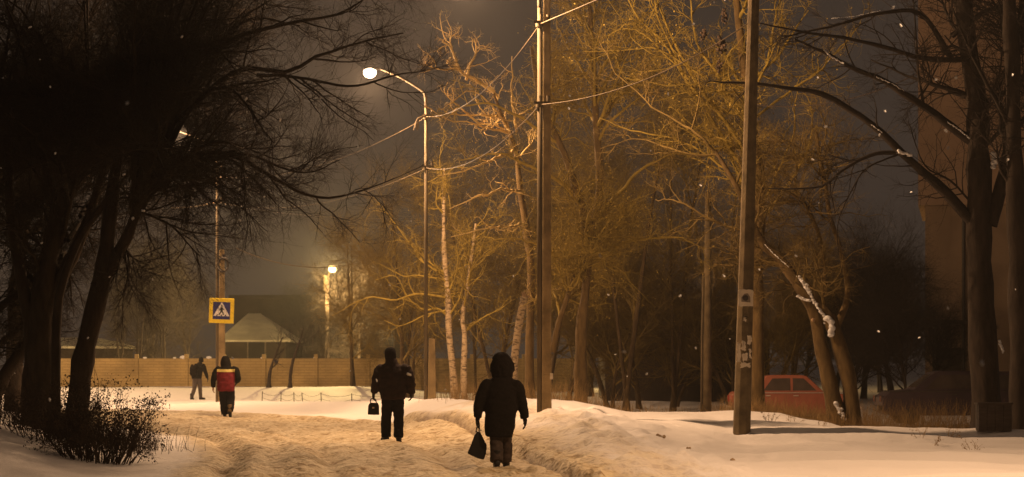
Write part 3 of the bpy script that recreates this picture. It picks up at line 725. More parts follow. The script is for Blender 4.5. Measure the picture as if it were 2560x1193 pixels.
for src, px, dd, rz, s, lab in (
        (fa, 1370, 92, 2.0, 1.15, 'bare thicket tree directly behind the thick middle post'),
        (fb, 1680, 88, 1.1, 1.0, 'bare thicket tree in front of the dark house wall, left of the thin pole'),
        (fc, 1030, 104, 2.4, .7, 'slim bare thicket tree just left of the bright lamp post'),
        (fa, 1480, 104, 4.0, 1.3, 'bare thicket tree seen through the large lit tree'),
        (fb, 1800, 96, 3.3, .95, 'bare thicket tree behind the thin pole and corrugated roof'),
        (fc, 880, 116, .6, .85, 'low bare tree at the concrete fence right of the glowing far lamp'),
        (fb, 1190, 108, 5.0, .6, 'far bare thicket tree behind the white birch trunks'),
        (fa, 1980, 92, 1.6, .75, 'bare thicket tree above the red car')):
    copy_thing(src, on_ground(px, dd), rz, s, lab)
# dim scrub on the right
G_S = 'dark scrubby trees between the red car and the apartment block'
sa = far_tree('dark scrubby tree nearest the plum coloured car', 2230, 92, 5.0, 211, M['bark_shaded'], M['twig_shaded'], G_S)
for px, dd, rz, s, lab in ((2160, 96, 2, 1.0, 'dark scrubby tree left of the plum coloured car'), (2335, 100, 4, .6, 'dark scrubby tree in front of the pinkish wall'),
                           (2090, 104, 3, .9, 'dark scrubby tree behind the leaning trunk')):
    copy_thing(sa, on_ground(px, dd), rz, s, lab)
for px, dd, rz, s, lab in ((2010, 110, 2.6, .8, 'dark scrubby tree behind the roof of the red car'), (2200, 112, 5.1, 1.0, 'dark scrubby tree far behind the plum coloured car'), (2270, 86, .7, .7, 'low dark scrubby tree right behind the plum coloured car'), (2130, 88, 3.9, .62, 'low dark scrubby tree right of the leaning trunk')):
    copy_thing(sa, on_ground(px, dd), rz, s, lab)
G_H = 'dim scrubby bushes in front of the dark house'
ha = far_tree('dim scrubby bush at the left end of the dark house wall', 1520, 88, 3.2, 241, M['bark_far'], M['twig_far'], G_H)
for px, dd, rz, s, lab in ((1600, 90, 2, .9, 'dim scrubby bush under the left half of the striped roof'), (1690, 91, 4, .75, 'dim scrubby bush just left of the thin pole'), (1830, 89, 1, 1.0, 'dim scrubby bush between the thin pole and the near pole'), (1420, 92, 5, 1.1, 'dim scrubby bush behind the large lit tree trunk'), (1930, 90, 3, .9, 'dim scrubby bush at the right end of the dark house')):
    copy_thing(ha, on_ground(px, dd), rz, s, lab)
# trees on the left beyond the fence
G_L = 'small dark trees standing behind the concrete fence'
la = far_tree('dark rounded tree behind the fence, left of the crossing sign', 375, 132, 6.3, 221, M['bark_shaded'], M['twig_shaded'], G_L)
for px, dd, rz, s, lab in ((470, 140, 4, .75, 'dark tree behind the fence close to the crossing sign'),
                           (750, 163, 1, .82, 'dark tree left of the far glowing lamp'), (300, 138, 3, .8, 'dark tree over the left snowy roof edge'), (812, 125, 3.5, .5, 'small dark tree under the far glowing lamp'), (900, 134, 5, .8, 'dark tree behind the fence right of the far glowing lamp'), (345, 128, 2.2, .8, 'dark tree tight behind the left stretch of fence'), (410, 130, 5.2, .85, 'dark bushy tree behind the middle of the left fence')):
    copy_thing(la, on_ground(px, dd), rz, s, lab)
# young trees in front of the fence
G_Y = 'young crooked trees growing in front of the concrete fence'
for px, dd, h, seed, lab in ((672, 111, 2.2, 231, 'young crooked tree against the fence right of the red jacket'), (725, 111, 2.6, 232, 'young slanting tree by the low wire fence')):
    b_ = on_ground(px, dd)
    make_tree('sapling', lab, b_, [([b_, b_+np.array([.05, 0, h*.3]), b_+np.array([.25, 0, h*.6]), b_+np.array([.6, 0, h])], .09, .02)], None,
              [dict(FV[0], per=4, len=(.5, 1.1), rad=(.008, .014)), dict(FV[1], per=3, len=(.2, .6), rad=(.005, .008))], seed, M['bark_shaded'], M['twig_shaded'], group=G_Y,
              extra_limbs=dict(per=7, len=(.8, 1.6), rad=.03, t0=.35, bias=(0, 0, .2)))

# --- bushes and weeds
def bush(name, label, c, rx, ry, h, n, seed, m_, leaf, group=None, per=(6, 5), lsz=.035, cat='bush', thick=.006):
    rs = np.random.default_rng(seed); root = empty(name, c, label, cat, group)
    th = rs.uniform(0, 2*np.pi, n); rr = np.sqrt(rs.random(n))
    x = np.cos(th)*rr*rx; y = np.sin(th)*rr*ry
    z = ground_z(x+c[0], y+c[1])-c[2]-.03
    p = np.stack([x, y, z], 1); dr = np.stack([x/rx*.8, y/ry*.6, np.ones(n)*1.1], 1)+rs.normal(size=(n, 3))*.25
    e = grow(p, dr, rs.uniform(.5, 1.0, n)*h*(1.15-.35*rr), rs.uniform(.8, 1.3, n)*thick, 9, .13, (0, 0, -.01), rs)
    lv = branch_levels(e, [dict(per=per[0], t0=.2, ang=(25, 65), len=(.16*h, .42*h), rad=(.003, .005), K=6, wig=.2), dict(per=per[1], t0=.1, ang=(30, 70), len=(.06*h, .2*h), rad=(.002, .0035), K=4, wig=.2)], rs)
    Vs, Fs, off = [], [], 0
    for (pt, rd), s_ in [(e, 4)]+lv:
        v, f = tubes(pt, rd, s_); Vs.append(v); Fs.append(f+off); off += len(v)
    mesh_np('stems', np.concatenate(Vs), np.concatenate(Fs), m_, root)
    if leaf:
        v, f = leaves(lv[-1][0][0], leaf, lsz, rs); mesh_np('dry_leaves', v, f, m_, root, smooth=False)
    return root
bush('bush', 'dense dark leafless bush at the road edge below the left trees', on_ground(248, 38.6), .56, .75, 1.35, 130, 301, M['bush'], 7000, thick=.008)
bush('bush', 'thinner dark bush at the foot of the left trunks', on_ground(120, 41.5), .75, .8, 1.1, 95, 302, M['bush'], 1800)
bush('bush', 'low sparse bush right at the left photo edge', on_ground(0, 43), .6, .5, .8, 45, 303, M['bush'], 900)
G_W = 'dry weeds poking out of the snow bank'
for px, dd, h, n, lab in ((2305, 46, .42, 5, 'dry weed tuft on the smooth snow left of the square block'), (2325, 44.6, .28, 4, 'small dark weed with a curled dead leaf on the right bank'), (2372, 46.4, .45, 5, 'taller dry weed just left of the square block'),
                          (2430, 42, .3, 5, 'flattened dry weed below the square block'), (2270, 50.5, .5, 6, 'dry weed at the crest below the plum coloured car'), (2170, 52.5, .55, 7, 'dry weed right of the leaning forked trunk'),
                          (2050, 51, .3, 5, 'dry weed in front of the leaning forked trunk'), (2355, 50.8, .6, 6, 'branched dry weed at the crest left of the thick right trunk'), (1925, 51.5, .35, 6, 'dry weed right of the near concrete pole'), (1985, 52.5, .35, 6, 'dry weed on the bank below the red car')):
    bush('dry_weed', lab, on_ground(px, dd), .10, .1, h, n, int(px), M['weed'], 24, group=G_W, per=(5, 3), lsz=.03, cat='weed', thick=.004)
def grass(name, pts, n, h, seed, m_, spread=.5):
    rs = np.random.default_rng(seed); pts = np.array(pts, float)
    t = rs.random(n)*(len(pts)-1); i = np.minimum(t.astype(int), len(pts)-2); w = (t-i)[:, None]; c = pts[i]*(1-w)+pts[i+1]*w
    c = c+rs.normal(size=(n, 2))*spread*np.array([.6, 1]); z = ground_z(c[:, 0], c[:, 1])-.03
    e = grow(np.column_stack([c, z]), np.array([0, 0, 1.])+rs.normal(size=(n, 3))*.22, rs.uniform(.35, 1, n)*h, rs.uniform(.003, .006, n), 5, .10, (0, 0, -.03), rs)
    lv = branch_levels(e, [dict(per=2, t0=.4, ang=(15, 45), len=(.1*h, .35*h), rad=(.002, .004), K=4, wig=.15)], rs)
    v1, f1 = tubes(*e, 3); (p2, r2), _ = lv[0]; v2, f2 = tubes(p2, r2, 3)
    return tag(mesh_np(name, np.concatenate([v1, v2]), np.concatenate([f1, f2+len(v1)]), m_), kind='stuff')
grass('dry_grass', [(4.9, 56.8), (5.4, 56.4), (6.3, 55.4), (6.9, 54.2)], 2600, .55, 401, M['weed'], .5)
grass('dry_grass', [(-1.5, 64.5), (.2, 61), (1.0, 60.5), (2.1, 59)], 1300, .8, 402, M['weed'], .8)
grass('dry_grass', [(2.2, 58), (3.0, 58), (3.7, 58), (4.4, 58)], 500, .45, 403, M['weed'], .5)
grass('dry_grass', [(6.9, 53.5), (8, 52.5), (9.5, 51.6)], 700, .6, 404, M['weed'], .6)
grass('dry_grass', [(-8.5, 46), (-7.2, 44.5), (-6.2, 42.5)], 900, .5, 405, M['bush'], .7)
grass('dry_grass', [(7.4, 62), (8.4, 63), (10, 64), (12, 63)], 1600, .95, 406, M['weed'], 1.5)

# ------------------------------------------------------------------ street lamps, poles, wires
def street_lamp(label, group, px, d, arm_px, arm_py, post_h, post_r, clamps, pipe_top_py, watt=LAMP_W, glow=30, gcol=(1, .74, .50), cutoff=0):
    s = F/d; b = on_ground(px, d); root = empty('street_lamp', b, label, 'street lamp', group)
    rel = lambda qx, qy: P(qx, qy, d)-b
    ztop = rel(px, pipe_top_py)[2]; lx, lz = rel(arm_px, arm_py)[0], rel(arm_px, arm_py)[2]
    MB().tube([(0, 0, -.3), (.0, 0, ztop*.5), (0, 0, ztop)], [.056, .050, .042], 12).build('pole', M['pipe'], root, smooth=True)
    arm = resample(np.array([(0, 0, ztop), (-.02, 0, ztop+.32), (-.12, 0, ztop+.48), (lx*.45, 0, ztop+.48+(lz-ztop-.48)*.6), (lx*.75, 0, lz-.03), (lx+.2, 0, lz+.03)]), 24)
    MB().tube(arm, np.linspace(.042, .028, 24), 8).build('arm', M['arm'], root, smooth=True)
    # concrete support post beside the pipe
    w = post_r
    MB().box((w+.042, .03, post_h/2-.2), (w*2, w*2, post_h+.4), taper=.72).build('concrete_post', M['post'], root, bevel=.02)
    # cobra head
    V, n = [], 14
    prof = [(.30, .03, .03), (.20, .06, .05), (.08, .10, .075), (-.06, .13, .09), (-.18, .11, .075), (-.24, .04, .03)]
    hs = MB(); rings = []
    Vv, Fs = [], []
    for (xx, ry, rz_) in prof:
        for k in range(n):
            a = 2*math.pi*k/n; zz = math.sin(a)*rz_; zz = zz*.35 if zz < 0 else zz
            Vv.append((lx+xx, math.cos(a)*ry, lz+zz+.02))
    for i in range(len(prof)-1):
        for k in range(n): Fs.append((i*n+k, i*n+(k+1) % n, (i+1)*n+(k+1) % n, (i+1)*n+k))
    Fs += [tuple(range(n)), tuple(range(len(Vv)-1, len(Vv)-n-1, -1))]
    lum = hs.add(Vv, Fs).build('luminaire', M['iron'], root, smooth=True)
    gb = MB().ball((lx-.06, 0, lz-.07), (.185, .17, .16), 14).build('glass_bowl', emit('lamp glow', gcol, glow), lum, smooth=True)
    gb.visible_shadow = True
    for cy_ in clamps:
        cz = rel(px, cy_)[2]; m = MB(); m.tube([(0, 0, cz-.06), (0, 0, cz+.06)], .085, 10); m.box((.05, -.1, cz+.03), (.34, .05, .05))
        for xx in (.02, .17): m.tube([(xx, -.1, cz+.05), (xx, -.1, cz+.17)], [.025, .04], 8)
        m.build('wire_clamp', M['pipe'], root)
    ld = bpy.data.lights.new('sodium_light', 'SPOT' if cutoff else 'POINT')
    if cutoff: ld.spot_size = R(cutoff); ld.spot_blend = .6
    ld.energy = watt; ld.color = LAMP_COL; ld.shadow_soft_size = .1
    lo = bpy.data.objects.new('sodium_light', ld); col.objects.link(lo); lo.parent = lum; lo.location = (lx-.06, 0, lz-.34)
    return root
G_P = 'street lamps along the snowy road'
L2 = street_lamp('slim lit street lamp with a curved arm and the brightest bulb', G_P, 1065, 70, 930, 175, 1.7, .12, (292, 420), 270, glow=40)
L3 = street_lamp('street lamp behind the crossing sign, its bulb half hidden by the black tree twigs', G_P, 543, 88.8, 432, 330, 5.3, .12, (425, 506), 400, watt=LAMP_W*1.2, glow=40, gcol=(.85, .78, 1))
L1 = street_lamp('thick concrete street lamp post in the middle of the photo, its head above the picture', G_P, 1349, 51.4, 1166, -92, 8.9, .10, (60, 262), 20, watt=LAMP_W)
# added lamp, out of view on the right, giving the near snow its light
b0 = 31.0
L0 = street_lamp('added street lamp that lights the near snow, outside the right edge', G_P, 1280+9.3/b0*F, b0, 1280+7.2/b0*F, HY-8.0/b0*F, 8.6, .12, (), HY-7.3/b0*F, watt=LAMP_W*.95, cutoff=138)

# a second added lamp, out of view on the left, brightens the far snow
L4 = street_lamp('added street lamp outside the left edge, to light the far snow', G_P, -330, 103, -150, HY-8.0/103*F, 1.7, .12, (), HY-7.3/103*F, watt=LAMP_W*1.7)

# loop of cable ends hanging at the bright lamp's post
m = MB(); b = np.array(L2.location)
for k in range(5):
    a = P(1062, 288+k, 69.85); e = P(1034+3*k, 322+rng.normal()*3, 69.8)
    m.tube(resample(np.array([a, (a+e)/2+np.array([-.07, 0, .08]), e]), 8), .012, 5)
tag(m.build('cable_tail', M['cable'], None), 'short bundle of loose cable ends drooping from the bright lamp post', 'cable')
# coil on the crossing sign's pole
m = MB(); c = P(558, 662, 88.4)
for k in range(9):
    rr = .20+.02*rng.normal(); a = np.linspace(0, 2*np.pi, 20); tl = .3*rng.normal()
    m.tube(np.stack([c[0]+np.cos(a)*rr*.8, c[1]+tl*.3*np.sin(a)+.03*rng.normal(), c[2]+np.sin(a)*rr*1.15], 1), .022, 5, cap=False)
tag(m.build('cable_coil', M['iron'], None, smooth=True), 'dark coil of spare cable hung on the pole above the crossing sign', 'cable coil')

def cable(label, a, b, sag, r=.02, m_='cable', group='cables strung between the poles', name='overhead_cable'):
    t = np.linspace(0, 1, 40)[:, None]; p = a*(1-t)+b*t; p[:, 2] -= 4*sag*(t*(1-t))[:, 0]
    o = MB().tube(p, r, 6).build(name, M[m_], None, smooth=True); return tag(o, label, 'cable', group)
cable('upper cable from the bright lamp post up to the thick middle post', P(1066, 292, 69.8), P(1350, 60, 51.3), .5, .009)
cable('lower cable from the bright lamp post to the thick middle post', P(1066, 420, 69.8), P(1350, 262, 51.3), .45, .009)
cable('upper cable leaving the thick middle post to the top of the photo', P(1350, 60, 51.3), P(2300, -400, 44), .12, .012)
cable('lower cable leaving the thick middle post up to the right', P(1350, 262, 51.3), P(1896, 40, 49.4), .35, .012)
cable('upper cable at the crossing sign pole, partly behind black twigs', P(543, 442, 88.7), P(1066, 293, 69.9), .55, .008)
cable('lower cable at the crossing sign pole, bright under the black twigs', P(543, 506, 88.7), P(1066, 421, 69.9), .55, .008)
cable('short cable stub left of the crossing sign pole', P(430, 520, 100), P(543, 506, 88.7), .05, .02)
cable('thin sagging wire over the far glowing lamp', P(590, 620, 112), P(1060, 590, 112), 1.1, .018, 'cable')
cable('thin straight wire across the grey sky left of the lamp', P(610, 520, 110), P(1060, 545, 120), .2, .008, 'wire_thin')
cable('sagging wire at the right in front of the blue grey sky', P(1890, 262, 50.2), P(2480, 60, 52), .55, .010, 'wire_thin')

# near concrete pole
d = 49.5; s = F/d; b = on_ground(1854, d); NP = empty('utility_pole', b, 'big near concrete pole with a pasted poster and torn paper', 'pole', None)
tz = 10.5; lean = 30/s/8.3*tz
V = []; w0, w1 = .30, .16
for z, w, ox in ((-.4, w0, -.01), (tz, w1, lean)):
    for k in range(8):
        a = R(22.5+45*k); r_ = w*.54*(1.08 if k % 2 else 1.0)
        x_, y_ = math.cos(a)*r_*1.05, math.sin(a)*r_; V.append((ox+x_, y_, z))
m = MB(); m.add(V, [(k, (k+1) % 8, 8+(k+1) % 8, 8+k) for k in range(8)]+[tuple(range(7, -1, -1)), tuple(range(8, 16))]); m.build('post', M['concrete'], NP, bevel=.01)
m = MB(); m.box((lean, -.02, tz-.5), (1.5, .08, .09))
for xx in (-.65, -.3, .3, .65): m.tube([(lean+xx, -.02, tz-.45), (lean+xx, -.02, tz-.28)], [.025, .045], 8)
m.build('crossarm', M['iron'], NP)
def pole_face(py): return 49.5-.155+.05*(1060-py)/1060
def paper(name, label, px0, py0, px1, py1, cat='paper', group=None, ragged=.012, seed=0, mt='paper'):
    rs = np.random.default_rng(seed); yy = pole_face((py0+py1)/2)
    a, b_ = P(px0, py1, yy), P(px1, py0, yy); c = (a+b_)/2
    W, H = (b_[0]-a[0])/2, (b_[2]-a[2])/2; pts = []
    for (x0, z0, x1, z1) in ((-W, -H, W, -H), (W, -H, W, H), (W, H, -W, H), (-W, H, -W, -H)):
        for t in np.linspace(0, 1, 6, endpoint=False): pts.append((x0+(x1-x0)*t+rs.normal()*ragged, z0+(z1-z0)*t+rs.normal()*ragged))
    root = MB().prism(pts, -.006, 0).build(name, M[mt], None, loc=c); return tag(root, label, cat, group), c, W, H
po, c, W, H = paper('poster', 'square white poster with a dark picture pasted on the near pole', 1846, 724, 1883, 766, 'poster', ragged=.005, seed=1)
m = MB(); m.prism([(-W*.6, -H*.45), (W*.62, -H*.55), (W*.6, H*.1), (W*.25, H*.55), (-W*.2, H*.5), (-W*.6, H*.05)], -.010, -.0065); m.build('picture', M['grey_ink'], po)
m = MB(); m.prism([(-W*.45+W*.4*math.cos(a)+W*.4, H*.0+H*.34*math.sin(a)) for a in np.linspace(0, 6.283, 14, endpoint=False)], -.014, -.0105); m.build('dark_figure', M['ink'], po)
G_T = 'torn paper scraps pasted on the near pole'
for i, (x0, y0, x1, y1, lab) in enumerate(((1843, 858, 1852, 905, 'tall torn paper scrap at the left edge of the near pole'), (1854, 852, 1864, 876, 'small torn paper scrap in the upper part of the patch'), (1868, 838, 1879, 862, 'topmost torn paper scrap on the right side of the pole'),
                                      (1856, 884, 1868, 902, 'torn paper scrap in the middle of the patch'), (1872, 872, 1878, 896, 'narrow torn paper scrap on the right side of the pole'), (1852, 906, 1876, 919, 'lowest and widest torn paper scrap'), (1858, 792, 1866, 803, 'tiny paper scrap just below the poster'))):
    paper('torn_poster', lab, x0, y0, x1, y1, 'paper', G_T, .011, 10+i)
# white tag on the middle post and the thin pole behind
tag(MB().box((0, 0, 0), (.06, .012, .12)).build('number_plate', M['paper'], None, loc=P(1379, 941, 51.2), bevel=.004), 'small pale tag fixed at the right side of the thick middle post', 'tag')
d = 78; b = on_ground(1767, d); tp = empty('utility_pole', b, 'thin distant wooden pole in front of the dark house', 'pole')
MB().tube([(0, 0, -.3), (.02, 0, 2.5), (.04, 0, P(1767, 480, d)[2]-b[2])], [.15, .125, .09], 12).build('post', M['concrete'], tp, smooth=True)
MB().tube([(-.17, -.05, -.2), (-.15, -.05, 2.5), (-.1, -.03, 4.5)], .035, 8).build('pipe', M['pipe'], tp, smooth=True)

# far small lamp on a post
d = 133; b = on_ground(818, d); fl = empty('street_lamp', b, 'far yellow glowing lamp on a post above the snowy roof', 'street lamp', G_P)
hz = P(818, 690, d)[2]-b[2]
MB().tube([(0, 0, -.3), (0, 0, hz)], [.13, .10], 10).build('pole', M['wood_dark'], fl, smooth=True)
MB().box((-.13, -.12, hz-.35), (.07, .05, .8)).build('bracket', M['pipe'], fl)
MB().tube([(0, -.05, hz-.2), (.1, -.25, hz+.05), (.25, -.5, hz+.42)], .03, 6).build('arm', M['pipe'], fl)
lx, lz = P(833, 672, d)[0]-b[0], P(833, 672, d)[2]-b[2]
hd = MB().loft([(lx, -.55, lz+.16, .10, .10), (lx, -.55, lz+.12, .24, .24), (lx, -.55, lz+.05, .28, .28)], 14).build('luminaire', M['iron'], fl, smooth=True)
MB().ball((lx, -.55, lz-.05), (.22, .22, .18), 14).build('glass_bowl', emit('yellow glow', (1, .78, .34), 30), hd, smooth=True)
ld = bpy.data.lights.new('yellow_light', 'POINT'); ld.energy = LAMP_W*4.2; ld.color = (1, .66, .24); ld.shadow_soft_size = .1
lo = bpy.data.objects.new('yellow_light', ld); col.objects.link(lo); lo.parent = hd; lo.location = (lx+.1, -1.3, lz-.1)

# ------------------------------------------------------------------ crossing sign
d = 88.55; c = P(554, 777, d); s = F/d; W = 31/s
sg = empty('crossing_sign', c, 'square yellow bordered blue pedestrian crossing sign on the pole', 'road sign'); sg.rotation_euler = (0, R(2), 0)
m = MB(); m.box((0, 0, 0), (2*W, .03, 2*W)); m.build('border_panel', M['yellow'], sg, bevel=.012)
b2 = W*.70; m = MB(); m.box((0, -.019, -.0), (2*b2, .006, 2*b2)); m.build('blue_panel', M['blue'], sg)
m = MB(); m.prism([(-b2*.93, -b2*.62), (b2*.93, -b2*.62), (b2*.06, b2*.93), (-b2*.06, b2*.93)], -.028, -.0225); tri = m.build('white_triangle', M['white'], sg)
m = MB()
def limb(*pts, w=.05):
    for (x0, z0), (x1, z1) in zip(pts[:-1], pts[1:]):
        dx, dz = x1-x0, z1-z0; L_ = math.hypot(dx, dz); nx_, nz_ = -dz/L_*w/2, dx/L_*w/2
        m.prism([(x0*b2+nx_*b2*2, z0*b2+nz_*b2*2), (x0*b2-nx_*b2*2, z0*b2-nz_*b2*2), (x1*b2-nx_*b2*2, z1*b2-nz_*b2*2), (x1*b2+nx_*b2*2, z1*b2+nz_*b2*2)], -.034, -.029)
limb((.0, .42), (.02, -.02), w=.13); limb((.02, .0), (-.16, -.28), (-.28, -.5), w=.07); limb((.02, .0), (.18, -.24), (.22, -.5), w=.07)
limb((0, .36), (-.17, .16), (-.2, .02), w=.05); limb((.02, .36), (.17, .2), (.26, .1), w=.05)
m.prism([(.02*b2+.1*b2*math.cos(a), .55*b2+.1*b2*math.sin(a)) for a in np.linspace(0, 6.283, 12, endpoint=False)], -.034, -.029)
for x0 in (-.62, -.08, .42): m.prism([(x0*b2, -.61*b2), ((x0+.16)*b2, -.61*b2), ((x0*.86+.13)*b2, -.45*b2), (x0*.86*b2, -.45*b2)], -.034, -.029)
m.build('walking_figure', M['black'], sg)
m = MB(); m.box((-.02, .04, .16), (.2, .05, .05)); m.box((-.02, .04, -.16), (.2, .05, .05)); m.build('bracket', M['iron'], sg)

# ------------------------------------------------------------------ concrete fence, low wire fence
d0 = 119.0
pxs = [120, 232, 342, 466, 560, 660, 790, 920, 1050, 1180, 1310, 1440]
fr = empty('concrete_fence', on_ground(640, d0), 'long yellowish moulded concrete fence behind the walkers', 'fence'); fb_ = np.array(fr.location)
for i in range(len(pxs)-1):
    xa, xb = (pxs[i]-CX)/F*d0, (pxs[i+1]-CX)/F*d0; zb = .0; zt = EYE+(HY-896)/F*d0
    MB().box(((xa+xb)/2-fb_[0], 0, (zb+zt)/2-fb_[2]), (xb-xa-.16, .10, zt-zb)).build('panel', M['fence'], fr)
for i, p_ in enumerate(pxs):
    xa = (p_-CX)/F*d0; MB().box((xa-fb_[0], -.01, .92-fb_[2]), (.18, .2, 1.95)).build('post', M['fence'], fr, bevel=.02)
G_C = 'snow lumps lying on the fence top'
for px, w, lab in ((458, 9, 'largest snow lump on the fence top above the far walker'), (522, 7, 'snow lump on the fence top between the far walker and the red jacket'), (362, 5, 'small snow lump on the left part of the fence top'), (788, 5, 'small snow lump on the fence top by a dark seam'), (655, 4, 'tiny snow lump on the fence top right of the red jacket'), (436, 4, 'tiny snow lump beside the largest one on the fence')):
    c = P(px, 896, d0); r_ = w/F*d0
    m = MB(); m.ball((0, 0, r_*.25), (r_, .09, r_*.55), 10); m.ball((r_*.6, 0, r_*.15), (r_*.5, .08, r_*.4), 8); tag(m.build('snow_lump', M['snowcap'], None, loc=c, smooth=True), lab, 'snow', G_C)
wf = empty('wire_fence', on_ground(730, 96), 'low sagging wire fence on thin posts in the far snow', 'fence'); wb = np.array(wf.location); tops = []
for px, dd in ((655, 97), (702, 96), (735, 95), (757, 94), (803, 90), (880, 93), (985, 93)):
    q = on_ground(px, dd)-wb; MB().tube([q-np.array([0, 0, .1]), q+np.array([.02*rng.normal(), 0, .36])], .016, 6).build('post', M['iron'], wf); tops.append(q)
m = MB()
for a, b_ in zip(tops[:-1], tops[1:]):
    for hh in (.14, .32):
        t = np.linspace(0, 1, 10)[:, None]; p = a*(1-t)+b_*t; p[:, 2] += hh-.10*4*(t*(1-t))[:, 0]; m.tube(p, .006, 4)
m.build('wire', M['iron'], wf)

# ------------------------------------------------------------------ buildings
def hip_house(label, cxp, d, px0, px1, py_eave, py_ridge, rx0, rx1, py_base, depth, mw, mroof, over=.35, name='house', windows=()):
    x0, x1 = (px0-CX)/F*d, (px1-CX)/F*d; ze, zr, zb = [EYE+(HY-y)/F*d for y in (py_eave, py_ridge, py_base)]
    r0, r1 = (rx0-CX)/F*d, (rx1-CX)/F*d; c = np.array([(x0+x1)/2, d+depth/2, zb]); root = empty(name, c, label, 'house')
    q = lambda x, y, z: (x-c[0], y-c[1], z-c[2])
    m = MB(); m.box(((0), 0, (ze-zb)/2-.1), (x1-x0-2*over, depth-2*over, ze-zb+.2)); m.build('wall', mw, root)
    V = [q(x0, d, ze), q(x1, d, ze), q(x1, d+depth, ze), q(x0, d+depth, ze), q(r0, d+depth/2, zr), q(r1, d+depth/2, zr),
         q(x0, d, ze-.12), q(x1, d, ze-.12), q(x1, d+depth, ze-.12), q(x0, d+depth, ze-.12)]
    m = MB(); m.add(V, [(0, 1, 5, 4), (1, 2, 5), (2, 3, 4, 5), (3, 0, 4), (0, 6, 7, 1), (1, 7, 8, 2), (2, 8, 9, 3), (3, 9, 6, 0), (9, 8, 7, 6)])
    m.build('roof', mroof, root)
    for wx in windows:
        xx = (wx-CX)/F*d-c[0]; zz = (ze-zb)*.5
        fr_ = MB().box((xx, -depth/2+over-.02, zz), (1.1, .08, 1.2)).build('window', M['frame'], root); MB().box((xx, -depth/2+over-.065, zz), (.95, .02, 1.05)).build('pane', M['glass_dark'], fr_)
    return root
hip_house('dark low house with a striped corrugated roof behind the thin pole', 1730, 95, 1490, 1950, 844, 742, 1600, 1850, 992, 8, M['plaster_dark'], M['slate'])
hip_house('house with a snow covered roof glowing yellow behind the crossing sign', 650, 150, 545, 727, 850, 780, 600, 632, 905, 9, M['plaster_dark'], M['roof_snow'], windows=(640,))
hip_house('low house with a pale snowy roof half hidden by the left trunks', 220, 146, 60, 305, 866, 842, 130, 215, 905, 7, M['plaster_dark'], M['roof_snow'])
# flat dark building behind
d = 165; x0, x1 = (585-CX)/F*d, (1010-CX)/F*d; zt = EYE+(HY-747)/F*d
bl = empty('flat_roofed_building', ((x0+x1)/2, d+5, 0), 'long dark flat roofed building beyond the glowing roof', 'building')
MB().box((0, 0, zt/2-.2), (x1-x0, 10, zt+.4)).build('wall', M['plaster_dark'], bl)
MB().box((0, 0, zt+.12), (x1-x0+.6, 10.6, .24)).build('roof', M['roof_dark'], bl)
for k in range(6):
    fr_ = MB().box(((k-2.5)*1.75, -5.03, zt*.55), (1.0, .08, 1.2)).build('window', M['frame'], bl); MB().box(((k-2.5)*1.75, -5.08, zt*.55), (.85, .02, 1.05)).build('pane', M['glass_dark'], fr_)
# apartment block at right
d = 112; xl = (2313-CX)/F*d; xu = (2296-CX)/F*d; zs = EYE+(HY-520)/F*d; zc_ = EYE+(HY-806)/F*d
ap = empty('apartment_block', (xl, d, 0), 'tall pinkish brown apartment block behind the right trees', 'apartment block', rz=-R(10))
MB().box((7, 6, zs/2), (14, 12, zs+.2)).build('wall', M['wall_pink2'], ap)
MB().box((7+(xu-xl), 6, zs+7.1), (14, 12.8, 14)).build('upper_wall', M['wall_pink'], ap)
MB().box((1.1, -.55, zc_), (2.0, 1.0, .16)).build('canopy', M['plaster_dark'], ap)
MB().tube([(.36, -.08, 0), (.36, -.08, zc_-.08)], .05, 8).build('canopy_post', M['iron'], ap); MB().tube([(1.65, -.08, 0), (1.65, -.08, zs-.2)], .07, 8).build('drainpipe', M['iron'], ap)
MB().box((1.0, -.03, 1.1), (1.1, .05, 2.1)).build('entrance_door', M['plaster_dark'], ap)
# dark square block by the right tree
d = 48.2; b = P(2484, 1103, d); b[2] = gz(b[0], d); W = 41/F*d
sq = empty('wooden_box', b, 'dark square boarded box at the foot of the thick right tree', 'box')
m = MB()
for k in range(4): m.box((-W+W*.25+k*W*.5, 0, .23), (W*.49, .38, .50))
m.build('boards', M['wood_dark'], sq, bevel=.008); MB().box((0, 0, .497), (2*W+.04, .42, .035)).build('lid', M['wood_dark'], sq, bevel=.006)
m = MB(); m.tube([P(2520, 1108, 46.5), P(2550, 1130, 45)], .012, 5)
tag(m.build('dead_stick', M['bush'], None), 'thin dead stick lying on the snow right of the square box', 'stick')

